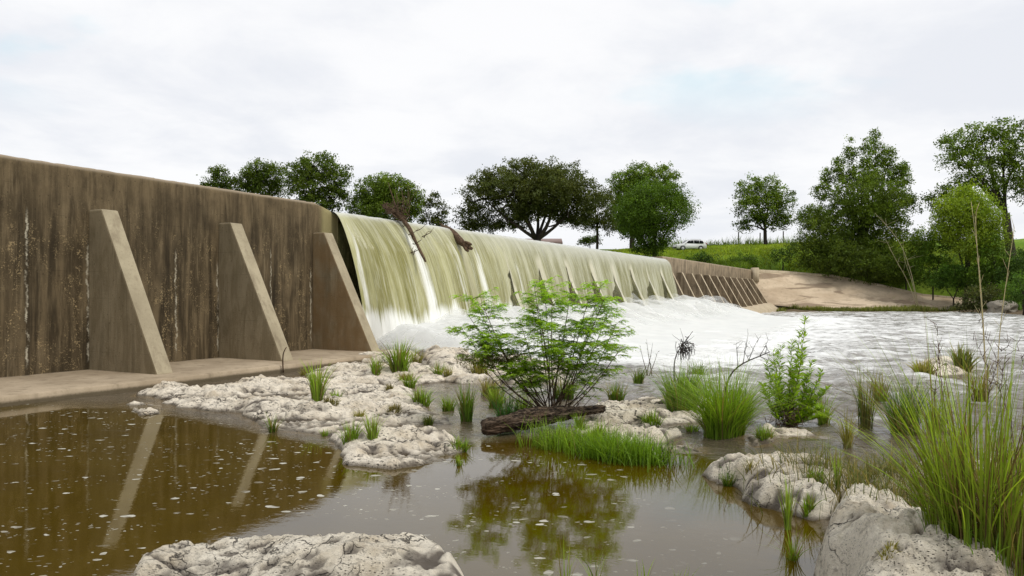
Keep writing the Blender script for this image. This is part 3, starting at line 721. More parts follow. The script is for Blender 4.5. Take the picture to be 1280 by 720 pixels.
# ================================================================== trees
def tree(name, label, lobes, Y, bx, col, leaf=.24, dens=1.0, trunk_r=.35, cat='tree', group=None, dvar=.45, clump=.75, by=None, trunk=True, limb=.5, spread=.62, flat=.7, top=1.5, base_z=None, Ydep=.8, shell=.45):
    X0 = (bx - 640) / F * Y; z0 = th(X0, Y) - .1 if base_z is None else base_z
    root = empty(name, (X0, Y, z0), label, cat, group)
    org = np.array([X0, Y, z0])
    mb = MB(); tb = MB()
    col = np.array(col)
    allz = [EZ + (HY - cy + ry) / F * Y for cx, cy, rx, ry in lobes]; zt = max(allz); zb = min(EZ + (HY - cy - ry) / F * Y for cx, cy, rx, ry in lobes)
    cents = []
    for (cx, cy, rx, ry) in lobes:
        c = pd(cx, cy, Y); R = rx / F * Y; RZ = ry / F * Y; RY = Ydep * R
        c[1] += rng.uniform(-.5, .5) * R * (len(lobes) > 2)
        cents.append((c, R, RZ))
        n = int(max(7, dens * 3.4 * (R * RZ + R * RY + RY * RZ) / clump ** 2))
        dirs = rand_dirs(n); rad = (shell + (1 - shell) * rng.random(n) ** .6)[:, None]
        cc = c + dirs * rad * np.array([R, RY, RZ]) * .93
        cc += .12 * R * rng.normal(size=(n, 3))
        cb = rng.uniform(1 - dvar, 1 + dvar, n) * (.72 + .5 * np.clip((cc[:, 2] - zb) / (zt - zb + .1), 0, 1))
        yel = rng.random(n)[:, None] * np.array([.35, .18, -.05])
        for i in range(n):
            k = int(rng.integers(26, 44) * (clump / .75) ** 1.2)
            cs = clump * rng.uniform(.6, 1.25)
            p = cc[i] + rng.normal(size=(k, 3)) * cs * np.array([.45, .45, .45 * flat])
            D = unit(rng.normal(size=(k, 3)) + np.array([0, 0, -.15])); N = unit(rng.normal(size=(k, 3)) * .7 + np.array([0, -.15, top * .6]))
            L = leaf * rng.uniform(.65, 1.35, k)
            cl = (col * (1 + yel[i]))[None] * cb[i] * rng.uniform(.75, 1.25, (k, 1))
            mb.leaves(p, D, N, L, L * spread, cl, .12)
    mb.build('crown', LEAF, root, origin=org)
    if trunk:
        cm = np.mean([c for c, _, _ in cents], 0)
        fork = np.array([X0 + (cm[0] - X0) * .25, Y, z0 + (max(zb + .25 * (zt - zb), z0 + .8) - z0) * limb + .4])
        tb.tube([(X0, Y, z0 - .3), (X0 + .03, Y, z0 + .3), fork * .5 + org * .5 + rng.normal(size=3) * .05, fork], np.array([1.45, 1.05, .95, .85]) * trunk_r, 9)
        for (c, R, RZ) in cents[:7]:
            a = fork + (rng.random() - .5) * .2
            e = c + np.array([0, 0, .2 * RZ]); mid = a * .45 + e * .55 + rng.normal(size=3) * .12 * np.linalg.norm(e - a) + np.array([0, 0, .08 * np.linalg.norm(e - a)])
            q = lambda t: (1 - t) ** 2 * a + 2 * t * (1 - t) * mid + t * t * e
            tt = np.linspace(0, 1, 7); tb.tube([q(t) for t in tt], trunk_r * np.linspace(.5, .08, 7) * min(1, 3 / (.5 + np.linalg.norm(e - a) / 3)), 6)
            for _ in range(5):
                t0 = rng.uniform(.35, .95); s0 = q(t0); d = rand_dirs(1)[0] * np.array([R, R * .8, RZ]) * .8
                tb.tube([s0, s0 + d * .5 + rng.normal(size=3) * .1 * R, s0 + d], trunk_r * np.array([.22, .14, .05]), 5)
        tb.build('trunk', BARK, root, True, origin=org)
    return root
OAK = (.078, .126, .013); OAKD = (.075, .098, .022); BRT = (.072, .140, .010); LIME = (.20, .30, .022); MIDG = (.105, .17, .017)
g = 'trees on the far bank'
tree('oak_tree', 'small bushy tree topmost at left above the dark dam wall', [(262, 232, 12, 14), (275, 222, 14, 17), (288, 232, 14, 14)], 128, 275, OAK, .3, 1.0, group=g)
tree('oak_tree', 'rounded tree between the leftmost tree and the taller one, above the dam wall', [(312, 225, 15, 16), (325, 217, 16, 17), (345, 220, 18, 15), (330, 236, 26, 14)], 128, 328, OAK, .3, 1.0, group=g)
tree('oak_tree', 'tall wide tree right above the end of the dark wall shoulder', [(372, 215, 17, 20), (398, 208, 24, 15), (422, 220, 19, 18), (388, 235, 30, 22), (418, 246, 20, 18), (395, 258, 24, 14)], 124, 395, OAK, .3, .9, .5, group=g)
tree('leafy_tree', 'dense mid green dome-shaped tree behind the snagged branch on the spillway', [(468, 240, 28, 22), (490, 237, 28, 20), (512, 252, 20, 20), (450, 258, 20, 16), (485, 265, 40, 16)], 122, 482, MIDG, .28, 1.25, .4, group=g)
tree('leafy_tree', 'sparse tree with sky showing through, right of the dome-shaped tree', [(528, 256, 13, 13), (543, 250, 10, 11), (553, 262, 10, 10), (540, 275, 20, 8), (555, 280, 10, 8)], 130, 540, OAKD, .3, .55, .3, group=g)
tree('live_oak', 'largest spreading dark oak with a thick forked trunk above the spillway', [(618, 228, 32, 15), (600, 248, 26, 20), (660, 215, 38, 16), (700, 222, 36, 18), (640, 240, 45, 18), (692, 246, 40, 20), (728, 246, 26, 22), (592, 270, 24, 16), (645, 265, 28, 10), (720, 270, 24, 10), (612, 283, 22, 7), (680, 236, 50, 28), (640, 276, 26, 9), (708, 272, 22, 9), (585, 284, 14, 10), (668, 262, 34, 10)], 112, 676, OAKD, .27, .95, .75, group=g, limb=.45, dvar=.3)
tree('oak_tree', 'small dark tree with a thin trunk tucked under the right side of the big oak', [(745, 262, 20, 20), (735, 278, 18, 10), (758, 280, 16, 12), (752, 246, 16, 14)], 122, 746, OAKD, .26, .9, .22, group=g, limb=.9, dvar=.3)
tree('leafy_tree', 'tall tree whose top shows behind the round dense tree', [(778, 228, 18, 16), (800, 218, 22, 12), (826, 222, 20, 14), (800, 245, 40, 22), (775, 270, 24, 20), (800, 280, 30, 18)], 134, 790, MIDG, .3, .95, .45, group=g)
tree('round_tree', 'round dense bright green tree at the far end of the spillway crest', [(818, 262, 46, 33), (795, 268, 28, 30), (846, 262, 20, 24), (812, 290, 30, 24), (810, 245, 28, 16), (838, 248, 20, 14), (812, 308, 24, 14)], 101, 818, BRT, .2, 1.5, .3, group=g, shell=.6, dvar=.35, flat=.9)
tree('leafy_tree', 'tree standing alone on the grassy rise right of the white car', [(938, 238, 18, 20), (965, 236, 20, 17), (978, 255, 17, 20), (935, 262, 20, 20), (958, 262, 22, 24), (975, 278, 16, 10), (930, 282, 12, 8)], 121, 957, MIDG, .27, .85, .3, group=g)
tree('pecan_tree', 'tall many-spired tree in the middle of the right bank', [(1048, 212, 9, 18), (1064, 190, 7, 20), (1080, 195, 7, 24), (1095, 176, 6, 17), (1098, 195, 10, 18), (1114, 200, 9, 18), (1034, 222, 8, 12), (1128, 212, 6, 12), (1026, 240, 12, 12), (1080, 222, 30, 16), (1120, 222, 16, 18), (1075, 250, 48, 26), (1118, 256, 24, 18), (1055, 275, 40, 24), (1100, 285, 40, 26), (1070, 312, 50, 26), (1135, 252, 10, 14)], 99, 1078, MIDG, .22, 1.35, .4, group=g, limb=.6, clump=.55)
tree('large_tree', 'tall open-crowned tree with dark limbs at the right edge', [(1205, 178, 26, 16), (1235, 165, 24, 14), (1262, 165, 26, 16), (1195, 200, 22, 14), (1240, 195, 36, 20), (1275, 205, 26, 30), (1215, 222, 30, 12), (1178, 250, 20, 12), (1190, 235, 20, 10), (1260, 235, 24, 16), (1210, 242, 16, 8), (1298, 180, 26, 26), (1300, 240, 26, 30)], 98, 1264, MIDG, .26, .75, .55, group=g, limb=.62)
tree('willow_tree', 'yellow-green feathery young willow in front of the large right tree', [(1205, 262, 30, 22), (1190, 280, 24, 22), (1225, 278, 24, 28), (1205, 245, 18, 12), (1185, 258, 16, 16), (1215, 300, 34, 26)], 89, 1208, LIME, .28, 1.9, .2, group=g, dvar=.3, spread=.35, flat=1.1)
gb = 'bushes on the far bank'
def bush(label, lobes, Y, bx, col, **kw): return tree('bush', label, lobes, Y, bx, col, kw.pop('leaf', .2), kw.pop('dens', 1.15), .1, 'bush', gb, trunk=True, clump=kw.pop('clump', .6), **kw)
bush('big dark bush left of the many-spired tree', [(1028, 290, 34, 34), (1008, 318, 22, 22), (1040, 322, 34, 24), (1015, 270, 18, 16)], 97, 1025, OAK, dens=1.2)
bush('dark bush below the many-spired tree on the slope top', [(1080, 335, 32, 18), (1105, 338, 26, 16), (1060, 328, 26, 16)], 96, 1085, OAK)
bush('mid green bush left of the willow', [(1130, 318, 26, 26), (1150, 300, 20, 16), (1120, 340, 24, 16)], 95, 1132, MIDG)
bush('leafy bush right of the slope kerb, under the willow', [(1170, 310, 26, 24), (1160, 338, 28, 20), (1180, 290, 18, 12)], 92, 1165, BRT)
bush('bright low bush at the lower end of the concrete slope', [(1190, 345, 20, 18), (1210, 348, 18, 20), (1175, 352, 16, 12)], 89, 1192, (.06, .13, .014))
bush('upright green bush right of the willow trunk', [(1238, 318, 20, 30), (1228, 345, 18, 18), (1250, 335, 14, 16)], 86, 1236, BRT)
bush('bright yellow-green bush at the right edge by the water', [(1278, 362, 22, 18), (1292, 350, 20, 18), (1264, 372, 10, 8)], 72, 1280, (.07, .15, .015), leaf=.16, base_z=.2)
bush('low brownish scrub beside the grey boulder', [(1225, 372, 22, 12), (1210, 380, 14, 8), (1240, 366, 12, 10)], 80, 1225, (.06, .075, .02), base_z=.1)
bush('dark thicket at the right edge behind the yellow-green bush', [(1282, 330, 24, 24), (1262, 345, 18, 14)], 84, 1278, (.05, .10, .016))
bush('round weedy bush on the grass above the far wall', [(930, 324, 16, 10), (942, 328, 10, 8)], 97, 932, BRT, leaf=.16)
bush('low weedy bush left end of the far wall top', [(885, 322, 16, 6), (872, 324, 12, 5)], 98, 882, (.045, .10, .012), leaf=.16)
bush('weedy bush on the grass just left of the big dark bush', [(975, 320, 16, 10), (990, 312, 10, 12)], 101, 978, (.05, .105, .012), leaf=.16)
bush('small far bush on the skyline under the oak', [(740, 300, 12, 5), (730, 302, 8, 4)], 140, 738, OAK, leaf=.25)

# bare leaning saplings on the bank
def sapling(label, stems, Y, base):
    B = pd(*base, Y); B[2] = th(B[0], B[1]) if Y > 60 else gz(B[0], B[1])
    mb = MB()
    for tips, r in stems:
        P = [B + np.array([rng.normal() * .05, 0, 0])] + [pd(*q, Y) + rng.normal(size=3) * .02 * Y * .03 for q in tips]
        tt = np.linspace(0, 1, 14); k = np.linspace(0, 1, len(P)); C = np.stack([np.interp(tt, k, [p[i] for p in P]) for i in range(3)], 1)
        for _ in range(3): C[1:-1] = .5 * C[1:-1] + .25 * (C[:-2] + C[2:])
        mb.tube(C, r * np.linspace(1, .3, 14), 5, (.55, .50, .36))
        for _ in range(9):
            i = rng.integers(5, 13); d = np.array([rng.normal() * .6, rng.normal() * .4, rng.uniform(.2, 1)]) * r * 22
            mb.tube([C[i], C[i] + d * .6, C[i] + d], r * np.array([.35, .25, .12]), 4, (.55, .50, .36))
    return tag(mb.build('dry_sapling', GRASS, None, False, origin=B), label, 'dry stalks')
sapling('pale bare stalks arching left over the concrete slope', [([(1140, 340), (1125, 300), (1094, 266)], .05), ([(1135, 350), (1120, 325), (1106, 297)], .045), ([(1140, 350), (1130, 325), (1128, 300)], .035)], 90, (1150, 368))

# grassy hillside, skyline weeds, waterside grass
def scatter(name, region, n, hgt, wid, colr, seed=0, jit=.35, cond=None):
    x = rng.uniform(region[0], region[1], n); y = rng.uniform(region[2], region[3], n)
    z = terrain_h(x, y)
    ok = z > .02
    if cond is not None: ok &= cond(x, y, z)
    x, y, z = x[ok], y[ok], z[ok]; k = len(x)
    H = hgt * rng.uniform(.5, 1.5, k) * (.7 + .6 * (fbm(x * .3, y * .3, seed=seed, oct=3) * .5 + .5))
    c = np.array(colr)[None] * (1 + jit * rng.normal(size=(k, 1)) * .6) * (1 + .35 * vnoise(x * .5, y * .5, seed=seed + 3)[:, None])
    c = np.clip(c, .004, 1) * np.array([1 + .3 * rng.random(), 1, 1])
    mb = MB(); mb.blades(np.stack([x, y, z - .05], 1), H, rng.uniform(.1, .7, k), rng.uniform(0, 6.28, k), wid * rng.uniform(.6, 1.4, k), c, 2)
    return tag(mb.build(name, GRASS), kind='stuff', label=None)
land = lambda x, y, z: z > 4.6
scatter('hill_grass', (12, 60, 92, 128), 42000, .33, .09, (.24, .38, .035), 3, cond=land)
scatter('hill_grass', (-5, 40, 100, 126), 16000, .33, .10, (.24, .38, .035), 5, cond=land)
scatter('wall_top_weeds', (20, 46, 93, 99), 9000, .7, .10, (.11, .21, .02), 8, cond=lambda x, y, z: (z > 4.6) & (z < 7.2))
scatter('skyline_weeds', (24, 50, 122, 128), 1500, 1.25, .08, (.20, .28, .09), 11)
scatter('waterside_grass', (29.5, 60, 83.5, 90), 26000, .42, .09, (.16, .21, .05), 13, cond=lambda x, y, z: (z < 1.3) & (fbm(x * .25, y * .25, seed=4, oct=2) > -.15))
scatter('bank_undergrowth', (44, 75, 62, 96), 22000, .6, .10, (.10, .20, .025), 15, cond=lambda x, y, z: z > .3)

# fence posts by the lone tree
for i, (fx, top_) in enumerate(((923, 290), (950, 291), (979, 289))):
    p = pd(fx, 300, 126); z = th(p[0], 126); mb = MB(); zt = pd(fx, top_, 126)[2]
    mb.tube([(0, 0, -.3), (0, 0, .6), (.02, 0, zt - z)], [.11, .10, .09], 7)
    o = mb.build('fence_post', BARK); o.location = (p[0], 126, z)
    tag(o, ('weathered wooden post left of the lone tree trunk', 'weathered wooden post just beside the lone tree trunk', 'weathered wooden post right of the lone tree trunk')[i], 'post', 'fence posts on the rise')

# house behind the big oak
def house():
    Y = 142; a = pd(660, 300, Y); b = pd(700, 300, Y); z0 = th((a[0] + b[0]) / 2, Y) - .1
    root = empty('house', ((a[0] + b[0]) / 2, Y, z0), 'low pale house with a reddish roof half hidden behind the big oak', 'house')
    w = (b[0] - a[0]) / 2; hw = 1.7
    wl = MB(); wl.box((-w, 0, 0), (w, 6, hw)); wl.build('wall', plain('pale_siding', (.45, .45, .43), .8), root)
    rf = MB(); e = .5
    rf.add([(-w - e, -e, hw - .05), (w + e, -e, hw - .05), (w + e, 6 + e, hw - .05), (-w - e, 6 + e, hw - .05), (-w - e, 3, hw + 1.1), (w + e, 3, hw + 1.1)], [(0, 1, 5, 4), (2, 3, 4, 5), (3, 2, 1, 0)], [(0, 4, 3), (1, 2, 5)])
    rf.build('roof', plain('red_tin', (.24, .165, .145), .5), root)
    for x in (-w * .5, w * .55):
        wd = MB(); wd.box((x - .5, -.06, .7), (x + .5, -.004, 1.45)); wd.build('window', plain('dark_glass', (.03, .035, .04), .1), root)
    d = MB(); d.box((-.45, -.06, 0), (.45, -.004, 1.6)); d.build('door', plain('house_door', (.25, .23, .2), .6), root)
house()

# ================================================================== white SUV
def suv():
    Y = 117; p = pd(862, 308, Y); x0, y0 = p[0], Y; z0 = th(x0, y0)
    gx = (th(x0 + 2, y0) - th(x0 - 2, y0)) / 4
    root = empty('parked_car', (x0, y0, z0 + .02), 'white SUV parked on the grass beside the round dense tree', 'car', rz=math.radians(8))
    paint = plain('white_paint', (.80, .80, .80), .25, .5); glass = plain('car_glass', (.010, .012, .014), .12, .15); tyre = plain('tyre_rubber', (.02, .02, .02), .8); rim = plain('rim_metal', (.45, .45, .46), .3); trim = plain('black_trim', (.025, .025, .025), .6)
    W = .92
    side = [(-2.35, .45), (-2.38, .75), (-2.25, .98), (-1.25, 1.10), (-.55, 1.60), (-.1, 1.70), (1.5, 1.70), (1.95, 1.62), (2.28, 1.12), (2.36, .95), (2.36, .5), (2.25, .36), (-2.2, .33)]
    V = []; 
    prof = np.array(side)
    offs = [-W, -W + .06, W - .06, W]
    for o_ in offs:
        s = .97 if abs(o_) == W else 1
        for x, z in prof:
            ins = max(0, (z - 1.05)) * .28
            V.append((x * (s if z > .4 else 1), (abs(o_) - ins) * (1 if o_ > 0 else -1), .33 + (z - .33) * (1 if abs(o_) != W else .985)))
    n = len(prof); q = []
    for k in range(3):
        for i in range(n): q.append((k * n + i, k * n + (i + 1) % n, (k + 1) * n + (i + 1) % n, (k + 1) * n + i))
    body = mesh_np('body', V, [np.array(q), np.array([range(n)])[:, ::-1], np.array([[3 * n + i for i in range(n)]])], paint, root)
    for sgn in (-1, 1):
        yb = lambda z: sgn * (W + .012 - max(0, z - 1.05) * .28)
        for name, pts in (('side_window', [(-.95, 1.14), (-.42, 1.55), (.32, 1.60), (.32, 1.12)]), ('side_window', [(.38, 1.12), (.38, 1.60), (1.2, 1.60), (1.2, 1.12)]), ('side_window', [(1.26, 1.12), (1.26, 1.59), (1.75, 1.54), (1.95, 1.16)])):
            m_ = [(x, yb(z), z) for x, z in pts]; m2 = [(x, yb(z) - sgn * .05, z) for x, z in pts]
            mesh_np(name, m_ + m2, np.array([(0, 1, 2, 3), (7, 6, 5, 4), (0, 4, 5, 1), (1, 5, 6, 2), (2, 6, 7, 3), (3, 7, 4, 0)]), glass, root)
        for wx in (-1.42, 1.42):
            wh = MB(); wh.tube([(wx, sgn * .70, .36), (wx, sgn * .74, .36), (wx, sgn * .92, .36), (wx, sgn * .95, .36)], [.30, .36, .36, .32], 24); wo = wh.build('wheel', tyre, root)
            r = MB(); r.tube([(wx, sgn * .93, .36), (wx, sgn * .965, .36)], [.23, .20], 16); r.build('rim', rim, wo)
            ar = MB(); th2 = np.linspace(-.1, math.pi + .1, 12); ar.tube(np.stack([wx + .42 * np.cos(th2), 0 * th2 + sgn * .915, .36 + .42 * np.sin(th2)], 1), .035, 6); ar.build('wheel_arch', trim, root)
        hl = MB(); hl.box((-2.36, min(sgn * .5, sgn * .85), .78), (-2.2, max(sgn * .5, sgn * .85), .92)); hl.build('headlight', plain('lamp_glass', (.6, .62, .65), .1), root)
        tl = MB(); tl.box((2.22, min(sgn * .62, sgn * .90), .98), (2.385, max(sgn * .62, sgn * .90), 1.18)); tl.build('tail_light', plain('tail_red', (.3, .01, .01), .2), root)
        mr = MB(); mr.box((-.98, min(sgn * .93, sgn * 1.1), 1.10), (-.84, max(sgn * .93, sgn * 1.1), 1.24)); mr.build('mirror', paint, root)
        rr = MB(); rr.tube([(-.1, sgn * .6, 1.75), (1.6, sgn * .6, 1.75)], .025, 6); rr.build('roof_rail', trim, root)
    def pane(name, pts): mesh_np(name, pts, np.array([(0, 1, 2, 3)]), glass, root)
    pane('windscreen', [(-1.22, -.78, 1.135), (-1.22, .78, 1.135), (-.56, .68, 1.62), (-.56, -.68, 1.62)])
    pane('rear_window', [(2.235, .72, 1.20), (2.235, -.72, 1.20), (1.985, -.66, 1.60), (1.985, .66, 1.60)])
    bp = MB(); bp.box((2.33, -.8, .42), (2.42, .8, .62)); bp.build('bumper', trim, root)
    bp = MB(); bp.box((-2.43, -.8, .42), (-2.33, .8, .6)); bp.build('bumper', trim, root)
suv()

# grey boulder on the far waterside
GREYROCK = rock_mat('grey_rock', light=(.30, .27, .22))
def boulder(x, y, Y, r, label):
    p = pd(x, y, Y); nu, nv = 40, 24
    u = np.linspace(0, 2 * np.pi, nu, endpoint=False); v = np.linspace(0, np.pi, nv)
    Uu, Vv = np.meshgrid(u, v, indexing='ij'); d = np.stack([np.sin(Vv) * np.cos(Uu), np.sin(Vv) * np.sin(Uu), np.cos(Vv)], -1).reshape(-1, 3)
    k = 1 + .28 * fbm(d[:, 0] * 1.5, d[:, 1] * 1.5, d[:, 2] * 1.5, seed=int(x), oct=4)
    V = d * k[:, None] * np.array([r, r * .8, r * .62])
    i = np.arange(nu)[:, None]; j = np.arange(nv - 1)[None]
    q = np.stack([i * nv + j, ((i + 1) % nu) * nv + j, ((i + 1) % nu) * nv + j + 1, i * nv + j + 1], -1).reshape(-1, 4)
    o = mesh_np('boulder', V, q[:, ::-1], GREYROCK, None, True, attrs={'cav': np.zeros(len(V))}); o.location = (p[0], Y, max(th(p[0], Y), 0) + r * .25)
    tag(o, label, 'rock')
boulder(1252, 380, 78, 1.35, 'grey boulder on the far waterside below the bushes at right')
boulder(1190, 367, 90, .7, 'small pale rock at the end of the slope kerb')

# ================================================================== debris on the crest
def crv(P, n=10):
    P = np.asarray(P, float); k = np.linspace(0, 1, len(P)); tt = np.linspace(0, 1, n)
    C = np.stack([np.interp(tt, k, P[:, i]) for i in range(3)], 1)
    for _ in range(2): C[1:-1] = .5 * C[1:-1] + .25 * (C[:-2] + C[2:])
    return C
def debris():
    Y = 28.6; org = pd(492, 268, Y)
    root = empty('snagged_branch', org, 'tangled driftwood branch snagged on the spillway crest, twigs sticking up', 'branch')
    mb = MB()
    yo = lambda x, y, dy=0: pd(x, y, Y + dy)
    mb.tube(crv([yo(484, 262, .2), yo(497, 268, -.2), yo(508, 279, -.75), yo(520, 303, -1.3), yo(532, 327, -1.75)], 14), np.linspace(.10, .04, 14) * (1 + .18 * np.sin(np.arange(14) * 2.3)), 8)
    mb.tube(crv([yo(480, 258, .3), yo(495, 266, -.1), yo(512, 283, -.8), yo(517, 296, -1.2)], 10), np.linspace(.09, .05, 10), 7)
    mb.tube(crv([yo(500, 270, -.2), yo(492, 250, .1), yo(485, 228, .2)], 10), np.linspace(.035, .01, 10), 6)
    mb.build('limb', TWIG, root, True, origin=org)
    tw = MB()
    for _ in range(95):
        k_ = rng.uniform(-1, 1); a = yo(494 + 11 * k_ + rng.normal() * 2.5, 266 + 8 * k_ + rng.normal() * 2.5, rng.uniform(-.5, .4) - .3 * k_); d = np.array([.10 + rng.normal() * .26, rng.normal() * .25, -.08 + rng.normal() * .17])
        tw.tube([a - d * .5, a + rng.normal(size=3) * .05, a + d * .6], [.012, .014, .005], 4)
    for _ in range(26):
        a = yo(rng.uniform(490, 512), rng.uniform(258, 278), rng.uniform(-.3, .2)); d = np.array([rng.normal() * .25, rng.normal() * .3, rng.uniform(.3, 1.2)])
        tw.tube([a, a + d * .5 + rng.normal(size=3) * .08, a + d], [.013, .009, .004], 4, (1, 1, 1))
    tw.build('twigs', TWIG, root, origin=org); tw = MB()
    for _ in range(10):
        a = yo(rng.uniform(510, 530), rng.uniform(288, 322), -1.4); d = np.array([rng.uniform(0, .5), rng.normal() * .2, rng.uniform(-.3, .35)])
        tw.tube([a, a + d * .5 + rng.normal(size=3) * .05, a + d], [.018, .012, .005], 4)
    tw.build('twigs', TWIG, root, origin=org)
    Y2 = 31.6; org = pd(568, 290, Y2); mb = MB(); yo = lambda x, y, dy=0: pd(x, y, Y2 + dy)
    mb.tube(crv([yo(553, 284, .6), yo(560, 287, .1), yo(570, 295, -.5), yo(579, 306, -.95), yo(590, 311, -1.2)], 12), np.array([.10, .12, .15, .16, .16, .16, .15, .15, .13, .11, .09, .06]), 8)
    mb.tube(crv([yo(578, 303, -.9), yo(585, 303, -1.1), yo(589, 306, -1.2)], 5), np.linspace(.08, .05, 5), 6)
    mb.tube(crv([yo(580, 307, -1.0), yo(583, 313, -1.2), yo(586, 314, -1.2)], 5), np.linspace(.08, .05, 5), 6)
    mb.tube(crv([yo(556, 285, .3), yo(552, 280, .3), yo(549, 279, .3)], 5), np.linspace(.05, .02, 5), 6)
    tag(mb.build('snagged_log', TWIG, None, True, origin=org), 'short brown log with broken stubs hanging over the spillway crest', 'log')
debris()

# ================================================================== foreground plants
def grass(x, y, hp, wp, n, col, label, name='grass_clump', lean=.45, wid=.007, nseg=5, cat='grass clump', jit=.25, yellow=.2, dy=None, taper=.5, pts=None, hd0=None, group=None):
    c = gp(x, y); s = c[1] / F; n = int(n * 1.7)
    H0 = hp * s; R = wp * s * .5; Ry = R * .6 if dy is None else dy
    a = rng.uniform(0, 6.28, n); r = np.sqrt(rng.random(n)) * taper
    B = np.stack([c[0] + np.cos(a) * r * R, c[1] + np.sin(a) * r * Ry, np.zeros(n)], 1)
    if pts is not None:
        k = rng.random(n) * (len(pts) - 1); i = k.astype(int); f = k - i
        G = np.array([gp(*p)[:2] for p in pts]); q = G[i] * (1 - f[:, None]) + G[np.minimum(i + 1, len(G) - 1)] * f[:, None]
        B[:, :2] = q + rng.normal(size=(n, 2)) * np.array([.12, .10]) * wp / 40
    B[:, 2] = [gz(p[0], p[1]) - .03 for p in B]
    hd = np.where(rng.random(n) < .65, a, rng.uniform(0, 6.28, n)) if hd0 is None else hd0 + rng.normal(size=n) * .8
    H = H0 * rng.uniform(.45, 1.08, n); ln = np.abs(rng.normal(size=n)) * lean + .05
    col = np.array(col); cc = col[None] * (1 + jit * rng.normal(size=(n, 1)))
    yl = rng.random(n) < yellow
    cc[yl] = np.array([.36, .30, .11]) * rng.uniform(.5, 1.1, (yl.sum(), 1))
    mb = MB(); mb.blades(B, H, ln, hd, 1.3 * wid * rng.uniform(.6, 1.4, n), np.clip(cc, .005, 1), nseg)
    o = mb.build(name, GRASS, None, False, origin=c); return tag(o, label, cat, group or {'grass_clump': 'grass tufts among the rocks and shallows', 'moss_patch': 'moss patches on the shelf', 'grass_mat': 'mats of dense grass', 'reed_clump': 'reeds in the river'}[name])
BG = (.23, .37, .03); DG = (.14, .23, .025); OL = (.30, .28, .07); LG = (.30, .44, .05)
grass(396, 504, 56, 26, 90, LG, 'tall bright green tuft on the pale shelf, highest in front of the third buttress', lean=.25, wid=.014)
grass(421, 502, 20, 22, 60, BG, 'short green tuft just right of the tall bright tuft on the shelf', wid=.010)
grass(341, 540, 30, 22, 40, DG, 'dark sparse tuft at the pool edge below the middle buttress', lean=.45, wid=.009, yellow=.35)
grass(438, 552, 30, 34, 80, BG, 'wide low tuft at the front edge of the shelf', wid=.008, lean=.4)
grass(466, 550, 38, 24, 70, LG, 'upright tuft at the front edge of the shelf, right of the wide low one', wid=.008, lean=.3)
grass(499, 464, 46, 40, 110, BG, 'spreading tuft against the foam at the foot of the falls', lean=.5, wid=.02, yellow=.25)
grass(470, 470, 26, 20, 60, BG, 'small tuft left of the spreading tuft, near the third buttress foot', wid=.014)
grass(535, 531, 18, 22, 70, (.12, .17, .03), 'small rounded olive tuft on the right rim of the shelf', wid=.008, yellow=.3)
grass(527, 505, 26, 40, 110, BG, 'mossy green tuft spreading across the channel edge', wid=.010)
grass(583, 526, 54, 28, 130, (.21, .36, .045), 'tall dense tuft standing in the channel left of the log', lean=.28, wid=.009, yellow=.3)
grass(634, 532, 50, 46, 130, (.11, .28, .06), 'blue-green tuft right behind the left end of the log', lean=.38, wid=.009, yellow=.05)
grass(612, 493, 26, 42, 110, OL, 'olive tuft in the channel behind the blue-green tuft', wid=.011, yellow=.4)
grass(560, 474, 18, 18, 50, OL, 'little olive tuft at the back of the channel', wid=.014)
grass(493, 512, 12, 34, 110, (.14, .13, .035), 'flat mossy brown patch in the middle of the shelf', wid=.010, yellow=.45, cat='moss patch', name='moss_patch')
grass(486, 488, 11, 20, 60, (.15, .14, .04), 'small mossy patch near the back of the shelf', wid=.010, yellow=.45, cat='moss patch', name='moss_patch')
grass(507, 478, 14, 34, 90, OL, 'yellowish mossy patch behind the small mossy one', wid=.013, yellow=.4, cat='moss patch', name='moss_patch')
grass(414, 508, 12, 36, 90, (.14, .14, .035), 'mossy patch at the foot of the tall bright tuft', wid=.009, yellow=.5, cat='moss patch', name='moss_patch')
grass(690, 556, 44, 52, 520, BG, 'lush grass mat in front of the driftwood log', lean=.5, wid=.008, pts=[(672, 556), (715, 562), (755, 570), (790, 578)], yellow=.03, cat='grass mat', name='grass_mat')
grass(780, 575, 42, 58, 700, (.19, .33, .025), 'drooping right end of the lush grass mat, next to the small leafy sprig', lean=.75, wid=.008, pts=[(745, 568), (780, 574), (820, 580)], yellow=.03, cat='grass mat', name='grass_mat')
grass(574, 582, 20, 14, 26, LG, 'tiny tuft standing in the still pool left of the log', wid=.006, lean=.35)
grass(682, 562, 22, 14, 30, LG, 'tiny bright tuft at the water in front of the log', wid=.006)
grass(905, 545, 104, 100, 620, (.25, .40, .035), 'biggest bushy tuft in midstream, left of the upright leafy plant', lean=.72, wid=.008, yellow=.1, nseg=6)
grass(852, 512, 64, 74, 330, (.16, .28, .03), 'darker wide tuft behind and left of the biggest bushy tuft', lean=.5, wid=.010, yellow=.1)
grass(815, 529, 20, 44, 130, BG, 'low tuft on the broken rock right of the log', wid=.008, lean=.6)
grass(798, 478, 24, 24, 60, DG, 'small dark tuft in the water below the thin sapling', wid=.012)
grass(705, 497, 34, 50, 120, (.11, .18, .03), 'loose tuft behind the right side of the shrub', wid=.010)
grass(910, 592, 28, 24, 60, DG, 'small dark green tuft on the left end of the long low rock', wid=.006)
grass(937, 594, 24, 14, 30, OL, 'tiny olive tuft beside the small dark one on the long rock', wid=.005)
grass(985, 662, 76, 16, 34, LG, 'tall thin bright stems at the pool edge by the big boulder', lean=.12, wid=.007, yellow=.15)
grass(992, 700, 55, 26, 26, BG, 'arching stems in the water below the tall thin stems', lean=.6, wid=.006, yellow=.2)
grass(1047, 612, 55, 10, 22, LG, 'single narrow upright tuft between the long rock and the matted grass', lean=.1, wid=.007)
